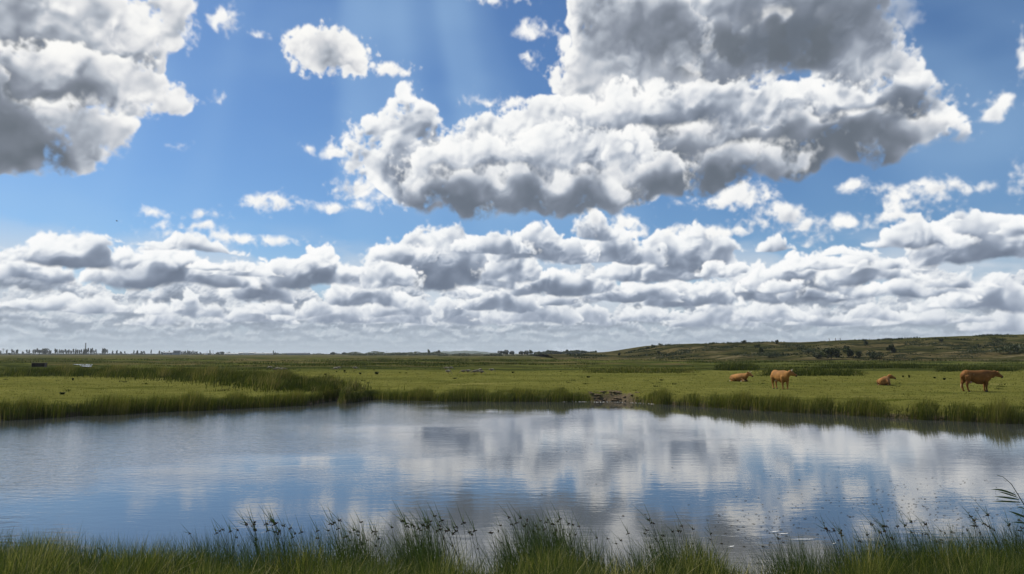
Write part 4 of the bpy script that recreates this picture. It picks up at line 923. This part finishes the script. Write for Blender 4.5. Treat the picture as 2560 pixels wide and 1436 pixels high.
# ------------------------------------------------------------------ named tussocks in the meadow
def leafball(name, n, rx, ry, rz, leaf, mat, seed, lumps=7, zc=None, spiky=0.0, parent=None, loc=None, base_tint=.4, power=.33):
    """foliage: leaf-sized quads through uneven lumps"""
    r = np.random.RandomState(seed); zc = rz if zc is None else zc
    L = np.stack([r.uniform(-.62, .62, lumps) * rx, r.uniform(-.62, .62, lumps) * ry, r.uniform(-.45, .6, lumps) * rz], -1); Rr = r.uniform(.38, .62, lumps)
    i = r.randint(0, lumps, n); d = r.normal(0, 1, (n, 3)); d /= np.linalg.norm(d, axis=1)[:, None]; rad = r.uniform(.15, 1, n) ** power
    P = L[i] + d * (rad * Rr[i])[:, None] * np.array([rx, ry, rz]); P[:, 2] += zc; P[:, 2] = np.maximum(P[:, 2], leaf * .3)
    a = r.normal(0, 1, (n, 3)); a /= np.linalg.norm(a, axis=1)[:, None]; b = np.cross(a, r.normal(0, 1, (n, 3))); b /= np.linalg.norm(b, axis=1)[:, None]
    s = leaf * r.uniform(.6, 1.3, n)[:, None]
    v = np.stack([P - a * s, P + b * s * .55, P + a * s, P - b * s * .55], 1).reshape(-1, 3)
    t = np.clip(base_tint + r.normal(0, .2, n) + r.normal(0, .12, lumps)[i], 0, 1)
    me = np_mesh(name, v, np.arange(4 * n).reshape(-1, 4), False, {'tint': np.repeat(t, 4)}); me.materials.append(mat)
    return me
def tussock_mesh(seed, hh, w):
    r = np.random.RandomState(seed); n = 90; m_ = []
    V_, F_ = [], []
    for i in range(n):
        a = r.uniform(0, 2 * pi); rr = r.uniform(0, .3) * w; lean = r.uniform(.1, .55) * w; x, y = cos(a) * rr, sin(a) * rr; x2, y2 = x + cos(a) * lean, y + sin(a) * lean; z = hh * r.uniform(.6, 1); k = .022
        c_, s_ = -sin(a) * k, cos(a) * k; q = len(V_)
        V_ += [(x - c_, y - s_, 0), (x + c_, y + s_, 0), ((x + x2) / 2 + c_, (y + y2) / 2 + s_, z * .7), ((x + x2) / 2 - c_, (y + y2) / 2 - s_, z * .7), (x2, y2, z)]; F_ += [(q, q + 1, q + 2, q + 3), (q + 3, q + 2, q + 4)]
    me = bpy.data.meshes.new('tussock'); me.from_pydata(V_, [], F_); me.attributes.new('tint', 'FLOAT', 'POINT').data.foreach_set('value', list(np.repeat(r.uniform(.05, .5, n), 5))); me.materials.append(M_WEED); return me
for k, (px, py, w, hh, lab) in enumerate([(941.5,936,.62,.42,'largest dark grass tussock in the bright meadow left of the geese'),(900.5,936.5,.38,.26,'dark rounded tussock next left of the largest one'),(861.5,929.5,.40,.30,'dark tussock just right of the pair of geese'),
        (813.5,937.5,.40,.24,'low tussock nearest the rough ridge'),(841.5,930.5,.28,.14,'tiny tussock below the pair of geese'),(1470.5,945,.42,.26,'dark tussock alone left of the trodden mud'),(1282,933,.4,.25,'dark tussock at the edge of the rough strip, right of the geese'),
        (1137,948,.5,.14,'low dark tuft in the meadow below the geese'),(1654,951,.36,.12,'flat dark tuft above the mud bank'),(2258,944,.22,.22,'thin dark tuft right behind the lying ginger cow'),(2273,944.5,.25,.30,'taller thin tuft right of the ginger cow'),
        (2361,951,.3,.25,'dark tuft just left of the side-on cow'),(2337,947,.3,.20,'small tuft between the ginger cow and the side-on cow'),(182,952,.18,.30,'small dark upright tuft in the left meadow'),(156,987,.35,.18,'dark tuft near the left reeds')]):
    tag(obj('grass_tussock', tussock_mesh(k, hh, w), None, None, gz(px, py)), lab, 'tussock', 'dark tussocks in the meadow')

# ------------------------------------------------------------------ mud bank, pebbles, debris on the water
def mud_and_bits():
    r = np.random.RandomState(21)
    n = 260; x = mud_c[0] + r.normal(0, 1.2, n); y = y_far(x) + 0.1 + np.abs(r.normal(0, 1.1, n)); ok = (mudk(x, y) > .15 + .4 * r.uniform(0, 1, n)); x, y = x[ok], y[ok]; V_, F_ = [], []
    for i in range(len(x)):
        sx, sy, sz = r.uniform(.06, .30), r.uniform(.06, .22), r.uniform(.012, .04); z = H(x[i], y[i]); q = len(V_); a0 = r.uniform(0, 6)
        for rr, zz in ((1, -.02), (.85, .45 * sz), (.4, sz)):
            for k in range(7):
                a = a0 + 2 * pi * k / 7; j = r.uniform(.75, 1.25); V_.append((x[i] + cos(a) * sx * rr * j, y[i] + sin(a) * sy * rr * j, z + zz))
        for l in (0, 7): F_ += [(q + l + k, q + l + (k + 1) % 7, q + l + 7 + (k + 1) % 7, q + l + 7 + k) for k in range(7)]
        F_.append(tuple(q + 14 + k for k in range(7)))
    me = bpy.data.meshes.new('mud_clods'); me.from_pydata(V_, [], F_); me.update(); tag(obj('mud_clods', me, M_MUD), 'trodden clods of mud where cattle reach the water', 'mud', kind='stuff')
    V_, F_ = [], []
    for i in range(90):
        xx = mud_c[0] + r.uniform(-3.4, 2.6); yy = float(y_far(xx)) - .02 + r.uniform(-.12, .18); s = r.uniform(.012, .04); q = len(V_)
        for k in range(6): a = 2 * pi * k / 6; V_.append((xx + cos(a) * s * r.uniform(.8, 1.6), yy + sin(a) * s, .01))
        V_.append((xx, yy, .02 + s * .6)); F_ += [(q + k, q + (k + 1) % 6, q + 6) for k in range(6)]
    me = bpy.data.meshes.new('shore_pebbles'); me.from_pydata(V_, [], F_); me.update(); tag(obj('shore_pebbles', me, M_STONE), 'pale pebbles and scum at the waterline below the mud', 'pebbles', kind='stuff')
    # weed scraps floating towards the right
    V_, F_ = [], []
    for i in range(900):
        if 330 < i < 620: continue
        if i < 620: px, py = r.normal(2330, 150), 1195 + abs(r.normal(0, 60)) + (r.uniform(0, 1) > .5) * 50
        elif i < 760: px, py = r.normal(1960, 90), r.normal(1310, 30)
        elif i < 820: px, py = r.uniform(1300, 2560), r.uniform(1080, 1300)
        else: px, py = r.uniform(1600, 2560), 0
        if py == 0: xx = (px - 1280) / FP * 38; yy = float(y_far(xx)) - r.uniform(.4, 3.0)
        else: xx, yy = G(px, py, 0)
        if yy < y_near(xx) + .1 or yy > y_far(xx): continue
        s = r.uniform(.007, .026) * (2.0 if py == 0 else 1); q = len(V_); a0 = r.uniform(0, 6)
        for k in range(5): a = a0 + 2 * pi * k / 5; V_.append((xx + cos(a) * s * r.uniform(.5, 1.9), yy + sin(a) * s * r.uniform(.5, 1.2), .006 + .004 * (k % 2)))
        V_.append((xx, yy, .012)); F_ += [(q + k, q + (k + 1) % 5, q + 5) for k in range(5)]
    me = bpy.data.meshes.new('floating_weed'); me.from_pydata(V_, [], F_); me.update(); tag(obj('floating_weed', me, M_DEBRIS), 'dark scraps of weed floating on the right of the pond', 'weed', kind='stuff')
    for px, py, w, a, lab in ((1936,1330,.09,.2,'short white feather floating left of two others'),(1959,1335,.09,.1,'short white feather floating in the middle of the three'),(2008,1349,.20,0,'long thin white feather afloat nearest the rushes'),(1829,1367,.05,.3,'tiny white feather afloat near the bare water edge'),(2085,1360,.04,.5,'speck of white down among the rushes on the right')):
        x, y = G(px, py, 0.01); o = empty('feather', (x, y, .012), a)
        tag(o, lab, 'feather', 'white feathers floating near the bank')
        MB().rings([((-w, 0, 0), (0, .004, 0), (0, 0, .002)), ((-w * .3, 0, .004), (0, .016, 0), (0, 0, .003)), ((w * .5, 0, .004), (0, .014, 0), (0, 0, .003)), ((w, 0, .01), (0, .002, 0), (0, 0, .001))], 6).build('vane', M_FEATHER, o)
        MB().tube([(-w * 1.25, 0, .002, .0018), (w * .9, 0, .009, .0012)], 4).build('quill', M_FEATHER, o)
mud_and_bits()

# ------------------------------------------------------------------ shrubs on the hill
def shrub(px, py, w_px, h_px, lab, seed, mat=None, name='shrub', cat='shrub', group='shrubs on the hillside', n=620):
    x, y, z = on_land(px, py); k = y / FP; w, hh = w_px * k / 2 * 1.1, h_px * k * 1.15
    o = empty(name, (x, y, z - .1)); tag(o, lab, cat, group)
    me = leafball('foliage', n, w * 1.1, max(w * .8, hh * .5), hh * .5, max(.14, hh * .10), mat or M_TREE, seed, lumps=max(5, int(w_px / h_px * 5)), zc=hh * .48)
    obj('foliage', me, None, o); MB().tube([(0, 0, -.1, .12 * hh * .4), (.05, 0, hh * .35, .03 * hh)], 6).build('stem', M_BARK, o)
for i, a in enumerate([(2078,899,44,27,'largest dark clump of bushes on the lower hill'),(2045,897,30,16,'low dark bush at the left of the largest clump'),(2121,895,30,24,'dark bush with a narrow upright top, right of the largest clump'),(2117,876,12,11,'upright leafy tip rising behind the bush right of the largest clump'),
        (2150,893,17,16,'smaller softer bush between two dark bushes'),(2190,896,36,18,'broad round dark bush on the hill foot'),(2230,882,21,19,'lone rounded dark tree-like bush on open slope'),(2165,866,9,12,'small upright bush above the middle slope'),
        (2161,854,10,6,'little bush on the skyline of the hill, right of the fence posts'),(2352,855,14,9,'single dark bush high on the slope'),(2496,856,34,11,'wide dark bush near the top right of the hill'),(1942,861,8,10,'thin bush breaking the skyline left of the posts'),
        (1985,872,54,12,'flat spreading thicket on the upper slope below the skyline bush'),(2020,885,36,13,'low thicket in the middle of the slope'),(2330,866,90,9,'long dark hedge-like thicket on the right upper slope'),(2430,886,70,12,'wide thicket low on the right of the hill'),
        (2525,884,66,22,'thick dark scrub at the right edge of the hill'),(2500,868,60,12,'thicket under the wide bush at the top right'),(1925,895,44,14,'dark scrub at the hill foot left of centre'),(1893,870,12,9,'small round bush on the ridge track'),(1903,884,14,15,'upright dark bush on the left slope'),
        (1800,876,76,10,'long low thicket along the left slope'),(1690,868,62,8,'dark thicket just under the left crest'),(1712,882,46,9,'flat thicket below the ridge track'),(1647,884,9,6,'tiny bush at the left end of the hill'),(1549,889,7,6,'small bush on the flat left of the hill'),
        (1620,873,9,6,'bush on the leftmost rise of the crest'),(1634,868,10,6,'second bush along the leftmost crest'),(1652,864,12,5,'wispy bush where the crest levels out'),(1859,858,10,7,'spreading bush on the level crest'),(1786,858,6,4,'small bush alone on the crest'),
        (1760,858,7,4,'tiny bush on the crest left of the small one'),(1870,893,70,12,'broad dark scrub at the foot of the left slope'),(2250,897,50,9,'low scrub right of the broad round bush'),(2400,897,80,10,'long low scrub along the foot of the right slope')]):
    shrub(*a, seed=100 + i)
def post(px, py, hh, tilt, lab, name='fence_post'):
    x, y, z = on_land(px, py); o = MB().box((0, 0, hh / 2), (.22, .22, hh)).build(name, M_WOOD, None, (x, y, z)); o.rotation_euler = (0, tilt, 0); tag(o, lab, 'post', 'posts on the hill crest')
for px, t, hh, lab in ((2030.5,.0,1.1,'leftmost short post on the hill crest'),(2042,.1,1.2,'second short post on the crest'),(2074.5,-.3,1.7,'leaning post at the left of the taller three'),(2088.5,.05,1.7,'upright middle post of the taller three'),(2101.5,-.15,1.7,'right post of the taller three on the crest')):
    post(px, 853.2, hh, t, lab)

# ------------------------------------------------------------------ trough on the marsh
x, y, z = gz(98, 919); o = empty('field_shelter', (x, y, z), .06); tag(o, 'low dark boarded box standing alone in the left marsh', 'shelter')
for i in range(6): MB().box((-.95 + i * .38, -.42, .38), (.36, .05, .66 + .02 * (i % 2))).build('plank', M_DARKWOOD, o)
for i in range(6): MB().box((-.95 + i * .38, .42, .38), (.36, .05, .66)).build('plank', M_DARKWOOD, o)
MB().box((0, 0, .76), (2.5, 1.05, .07)).build('roof', M_WOOD, o)
for sx in (-1.16, 1.16): MB().box((sx, 0, .37), (.06, .80, .72)).build('side_board', M_WOOD, o)

# ------------------------------------------------------------------ along the horizon
FAR = 1450.0
def fx(px, d=FAR): return (px - 1280) / FP * d
def gzf(x, y): return H(x, y)
def tree_parts(crown, hh, tr):
    return crown, MB().tube([(0, 0, -1, tr), (0, 0, hh * .5, tr * .7), (0, 0, hh * .8, tr * .3)], 6).mesh('trunk')
pop = []
for i in range(4):
    c = leafball('crown', 260, 1.9 + .3 * i, 1.9, 6.4, .85, M_POPLAR, 300 + i, lumps=6, zc=8.2, base_tint=.45); t = MB().tube([(0, 0, -1, .35), (0, 0, 12, .15)], 6).mesh('trunk'); t.materials.append(M_BARK); pop.append((c, t))
def far_tree(name, meshes, px, d, s, sz, lab, cat, group):
    x = fx(px, d); o = empty(name, (x, d, gzf(x, d))); o.scale = (s, s, sz); tag(o, lab, cat, group)
    link(bpy.data.objects.new('crown', meshes[0]), o); link(bpy.data.objects.new('trunk', meshes[1]), o); return o
r = random.Random(8)
pop_px = [(1,10),(6,11),(22,14),(35,17),(40,11),(45,12),(48,14),(62,10),(72,14),(77,13),(88,14),(93,16),(98,17),(127,12),(131,12),(143,18),(147,14),(152,14),(157,13),(162,14),(168,15),(171,12),(176,14),(182,13),(188,16),(193,15),(198,14),(203,15),(208,14),(213,15),(217,16),(221,17),(225,18),(230,16),(234,18),(239,14),(244,15),
          (260,17),(264,17),(268,18),(272,14),(285,11),(296,12),(306,10),(316,9),(338,12),(347,12),(358,11),(364,10),(381,13),(402,11),(408,9),(414,9),(426,10),(458,9),(463,10),(467,10),(472,12),(476,10),(481,10),(486,11),(490,9),(495,9),(504,8),(528,12),(575,8),(640,7),(660,7),(686,11),(690,7)]
TENS = {2: 'twent', 3: 'thirt', 4: 'fort', 5: 'fift', 6: 'sixt', 7: 'sevent'}
ORD = ['first', 'second', 'third', 'fourth', 'fifth', 'sixth', 'seventh', 'eighth', 'ninth', 'tenth', 'eleventh', 'twelfth', 'thirteenth', 'fourteenth', 'fifteenth', 'sixteenth', 'seventeenth', 'eighteenth', 'nineteenth']
def ordinal(n): return ORD[n - 1] if n < 20 else TENS[n // 10] + ('ieth' if n % 10 == 0 else 'y-' + ORD[n % 10 - 1])
for i, (px, hp) in enumerate(pop_px):
    d = FAR + r.uniform(-60, 60); s = r.uniform(.75, 1.05) if px < 500 else .7
    far_tree('poplar_tree', pop[i % 4], px, d, s, hp * d / FP / 14.2, 'narrow dark poplar, ' + ordinal(i + 1) + ' from the left in the long horizon row', 'tree', 'poplars along the left horizon')
rnd = []
for i in range(4):
    c = leafball('crown', 420, 6.5, 5, 4.2, 1.05, M_TREE if i < 2 else M_TREE_L, 320 + i, lumps=9, zc=5.0); t = MB().tube([(0, 0, -1, .5), (0, 0, 4, .3)], 6).mesh('trunk'); t.materials.append(M_BARK); rnd.append((c, t))
tr = [(113,0,1.35,1.05,1450,'broad dark tree standing in a gap of the poplar row'),(28,0,.35,.4,1000,'small round bush at the far left edge of the marsh'),(833,0,.60,.55,1000,'dark round tree left of two, middle of the horizon'),(861,0,.5,.48,1000,'dark round tree right of two, middle of the horizon'),
      (1074,2,.45,.95,1200,'tall pale willow among the low trees'),(1095,2,.6,.8,1200,'rounded pale willow beside the tall one'),(1009,0,.6,.45,1150,'dark low tree in front of the pale willows'),(1252,0,.75,.75,900,'dark tree, left of the three-topped clump'),
      (1264,1,.75,.95,900,'dark tree with a pointed top in the middle of the clump'),(1279,0,.65,.78,900,'dark tree sloping down at the right of the clump'),(1302,1,.6,.75,900,'dark tree at the left of the square clump'),(1315,0,.75,.85,900,'dark tree in the middle of the square clump'),
      (1329,1,.65,.95,900,'dark tree at the right of the square clump'),(1345,2,.5,.7,1000,'pale tree just right of the square clump'),(1365,2,.9,.85,1050,'broad pale green tree at the left of the green belt'),(1388,0,.9,.7,1050,'dark tree inside the green belt'),
      (1413,2,.8,.95,1050,'tall rounded pale tree by the thin mast'),(1436,2,.8,.75,1050,'pale tree right of the rounded one'),(1460,0,.9,.62,1050,'low dark tree at the right of the green belt'),(1484,0,.8,.5,900,'dark low tree where the hill begins'),(1398,0,.8,.6,980,'dark tree in front of the rounded pale one'),
      (1350,0,.7,.55,960,'low dark tree under the left of the green belt'),(1425,0,.9,.55,960,'low dark tree under the right of the green belt'),(558,0,.55,.5,1300,'round tree among the pale sheds'),(547,0,.5,.45,1300,'round tree left of its neighbour among the sheds'),(1447,0,.6,.5,950,'small dark tree by the hill foot track')]
for px, k, sx, sz, d, lab in tr: far_tree('horizon_tree', rnd[k + (px % 2)], px, d, sx * d / 1200, sz * d / 1100, lab, 'tree', 'trees along the horizon')
# belts too dense to count
def belt(name, x0, x1, d, hgt, mat, lab, seed, n=2600, leaf=1.1, hv=.5):
    r_ = np.random.RandomState(seed); x = r_.uniform(fx(x0, d), fx(x1, d), n); y = d + r_.normal(0, 9, n)
    prof = hgt * (1 + hv * fbm(x.astype(F32), (x * 0 + seed).astype(F32), 60.0, FBM, seed, 1)); prof = np.clip(prof, hgt * .25, hgt * 2.2); z = FIELD + r_.uniform(0, 1, n) * prof - 4.0 * ss(y, 1500, 6000)
    P = np.stack([x, y, z], -1); a = r_.normal(0, 1, (n, 3)); a /= np.linalg.norm(a, axis=1)[:, None]; b = np.cross(a, r_.normal(0, 1, (n, 3))); b /= np.linalg.norm(b, axis=1)[:, None]; s = leaf * r_.uniform(.6, 1.4, n)[:, None]
    v = np.stack([P - a * s, P + b * s * .6, P + a * s, P - b * s * .6], 1).reshape(-1, 3)
    me = np_mesh(name, v, np.arange(4 * n).reshape(-1, 4), False, {'tint': np.repeat(np.clip(r_.normal(.45, .2, n), 0, 1), 4)}); me.materials.append(mat); tag(obj(name, me), lab, 'trees', kind='stuff')
belt('hedge_belt', -40, 700, 1480, 2.6, M_POPLAR, 'low dark hedge running behind the poplar row', 1, 6000, 1.0)
belt('willow_belt', 860, 1110, 1250, 4.6, M_TREE_L, 'pale green scrub belt in the middle of the horizon', 2, 3600, 1.0, .4)
belt('dark_hedge', 880, 1120, 950, 1.9, M_TREE, 'low dark hedge in front of the pale scrub', 3, 2400, .8, .6)
belt('green_belt', 1335, 1490, 1100, 6.0, M_TREE, 'dense dark wood at the left of the hill', 4, 4200, 1.1, .25)
belt('far_hedge', 690, 1250, 1500, 2.2, M_TREE, 'thin dark hedge on the horizon', 5, 4500, 1.0, .7)
belt('marsh_hedge', 1100, 1560, 760, 1.3, M_TREE, 'low dark scrub along the far edge of the marsh', 6, 4500, .8, .8)
def shed(px0, px1, top, d, lab, wall, roof, ridge=True, cat='building', win=0, name='shed'):
    x0, x1 = fx(px0, d), fx(px1, d); w = x1 - x0; xc = (x0 + x1) / 2; z = gzf(xc, d); hh = (887 - top) * d / FP * .92
    o = empty(name, (xc, d, z)); tag(o, lab, cat, 'buildings on the left horizon'); dp = max(8, w * .35)
    hw = hh * (.72 if ridge else .93); MB().box((0, 0, hw / 2), (w, dp, hw)).build('wall', wall, o)
    m = MB(); rr = [(-w / 2 - .3, hw), (w / 2 + .3, hw)]
    if ridge:
        for xx in (-w / 2 - .3, w / 2 + .3): m.v += [(xx, -dp / 2 - .3, hw + .01), (xx, dp / 2 + .3, hw + .01), (xx, 0, hh)]
        m.f += [(0, 3, 5, 2), (1, 2, 5, 4), (0, 2, 1), (3, 4, 5), (0, 1, 4, 3)]
    else: m.box((0, 0, hw + .25), (w + .5, dp + .5, .5))
    m.build('roof', roof, o)
    for i in range(win): MB().box((-w / 2 + (i + .5) * w / win, -dp / 2 - .03, hw * .55), (w / win * .5, .08, hw * .22)).build('window', M_GLASS, o)
shed(439, 453, 875.5, 1400, 'tall grey block rising above the poplars', M_GREY, M_GREY, False, win=4, name='industrial_block')
shed(414, 437, 879.5, 1420, 'low wide grey hall left of the tall block', M_GREY, M_GREY, True, win=3, name='industrial_hall')
shed(565, 600, 882.5, 1400, 'long pale shed, leftmost of the white sheds', M_WHITE, M_WHITE, win=4); shed(601, 612, 880.4, 1460, 'white gable-roofed shed with a raised roof', M_WHITE, M_WHITE); shed(613, 628, 881.5, 1380, 'pale shed directly right of the raised roof', M_WHITE, M_GREY, win=3)
shed(626, 640, 880.4, 1440, 'bright white roof in the middle of the sheds', M_WHITE, M_WHITE); shed(641, 668, 881.8, 1400, 'long white shed with dark openings', M_WHITE, M_WHITE, win=5); shed(669, 684, 882, 1380, 'white shed at the right end beside the lone poplar', M_WHITE, M_WHITE, win=3)
shed(722, 775, 881.2, 1350, 'long low grey hall right of the white sheds', M_GREY, M_STEEL, True, win=6, name='industrial_hall'); shed(1332, 1338, 889, 700, 'tiny white hut under the square clump of trees', M_WHITE, M_WHITE); shed(1340, 1348, 889.3, 700, 'little white hut right of the tiny one', M_WHITE, M_WHITE)
shed(1408, 1416, 887.5, 720, 'small pale hut by the mast', M_WHITE, M_GREY); shed(1428, 1446, 889.5, 700, 'low pale row of stables near the hill foot', M_WHITE, M_GREY, win=4)
for px, d, lab in ((518, 1400, 'bright white round tank between poplars'), (535, 1400, 'smaller white round tank below a thin mast')):
    x = fx(px, d); o = empty('storage_tank', (x, d, gzf(x, d))); tag(o, lab, 'tank', 'buildings on the left horizon'); k = 1.0 if px == 518 else .75
    MB().rings([((0, 0, 0), (3 * k, 0, 0), (0, 3 * k, 0)), ((0, 0, 2.6 * k), (3 * k, 0, 0), (0, 3 * k, 0))], 20).build('drum', M_WHITE, o)
    MB().rings([((0, 0, 2.6 * k + .01), (3.1 * k, 0, 0), (0, 3.1 * k, 0)), ((0, 0, 3.5 * k), (2 * k, 0, 0), (0, 2 * k, 0)), ((0, 0, 3.8 * k), (.4, 0, 0), (0, .4, 0))], 20).build('dome', M_WHITE, o)
# chimney
d = 1600; x = fx(217.5, d); o = empty('factory_chimney', (x, d, gzf(x, d))); tag(o, 'tall slim factory chimney towering over the poplars', 'chimney')
MB().rings([((0, 0, 0), (1.7, 0, 0), (0, 1.7, 0)), ((0, 0, 14), (1.25, 0, 0), (0, 1.25, 0)), ((0, 0, 24), (.95, 0, 0), (0, .95, 0))], 16).build('shaft', M_CONC, o)
MB().rings([((0, 0, 24), (1.3, 0, 0), (0, 1.3, 0)), ((0, 0, 25.4), (1.35, 0, 0), (0, 1.35, 0))], 16).build('cap', M_GREY, o)
MB().box((0, 0, 1.5), (7, 5, 5)).build('plinth', M_GREY, o)
# pylon with its wires
d = 1300; x = fx(13, d); o = empty('pylon', (x, d, gzf(x, d))); tag(o, 'electricity pylon with crossarms near the left edge of the horizon', 'pylon'); m = MB()
for sx in (-1, 1):
    for sy in (-1, 1): m.tube([(1.5 * sx, 1.5 * sy, 0, .16), (.35 * sx, .35 * sy, 11.5, .10)], 4)
for i in range(6):
    z0, z1 = i * 1.9, (i + 1) * 1.9; a0, a1 = 1.5 - z0 * .1, 1.5 - z1 * .1; m.tube([(-a0, -a0, z0, .07), (a1, -a1, z1, .07)], 4); m.tube([(a0, a0, z0, .07), (-a1, a1, z1, .07)], 4)
m.build('mast', M_STEEL, o)
for zz, ww in ((9.2, 2.6), (10.8, 3.4)): MB().box((0, 0, zz), (2 * ww, .3, .28)).build('crossarm', M_STEEL, o)
for zz, ww in ((9.0, -2.5), (9.0, 2.5), (10.6, -3.2), (10.6, 3.2)):
    pts = []
    for i in range(13): t = i / 12; pts.append((ww + t * 62, t * 30, zz - t * 3 - 1.2 * sin(pi * t), .05))
    MB().tube(pts, 4).build('cable', M_STEEL, o)
for px, top, d, lab in ((521, 878, 1400, 'thin mast standing over the white round tank'), (535.5, 876.5, 1400, 'taller thin mast right of the first'), (1402.5, 874, 1050, 'slender mast above the green belt'), (967.5, 877, 1250, 'thin pole with a small head above the pale scrub'), (1504, 878, 900, 'thin pole left of the hill'), (764, 880, 1350, 'short mast on the long grey hall'), (588.5, 880.5, 1400, 'short pole behind the leftmost white shed')):
    x = fx(px, d); hh = (887 - top) * d / FP; o = empty('mast', (x, d, gzf(x, d))); tag(o, lab, 'mast', 'masts on the horizon')
    MB().tube([(0, 0, 0, .26), (0, 0, hh, .16)], 6).build('pole', M_STEEL, o); MB().box((0, 0, hh - .5), (1.1, .3, .3)).build('bracket', M_STEEL, o)
# bird high up on the left
v = ray(292, 553); o = empty('bird', (v.x * 120, v.y * 120, CAM_Z + v.z * 120), .4); tag(o, 'tiny dark bird flying in the blue at the left', 'bird')
bm_ = MB(); spine(bm_, [(-.18, 0, 0, .01, .02), (-.05, 0, 0, .05, .05), (.1, 0, 0, .04, .04), (.18, 0, 0, .01, .01)]); bm_.build('body', M_MUZZLE, o)
for sg in (-1, 1):
    MB().rings([((0, .03 * sg, .02), (.07, 0, 0), (0, 0, .01)), ((-.02, .2 * sg, .09), (.06, 0, 0), (0, 0, .008)), ((-.08, .4 * sg, .04), (.01, 0, 0), (0, 0, .003))], 6).build('wing', M_MUZZLE, o)

# ------------------------------------------------------------------ the air
if HAZE:
    mh = bpy.data.materials.new('haze_air'); mh.use_nodes = True; mh.node_tree.nodes.clear()
    pv = mh.node_tree.nodes.new('ShaderNodeVolumePrincipled'); pv.inputs['Color'].default_value = (0.80, 0.88, 0.97, 1); pv.inputs['Density'].default_value = 0.00007
    pv.inputs['Anisotropy'].default_value = 0.3
    oo = mh.node_tree.nodes.new('ShaderNodeOutputMaterial'); mh.node_tree.links.new(pv.outputs[0], oo.inputs['Volume'])
    hz = MB().box((0, 4480, 12.75), (29400, 9200, 36.5)).build('haze', mh, None); tag(hz, kind='stuff')
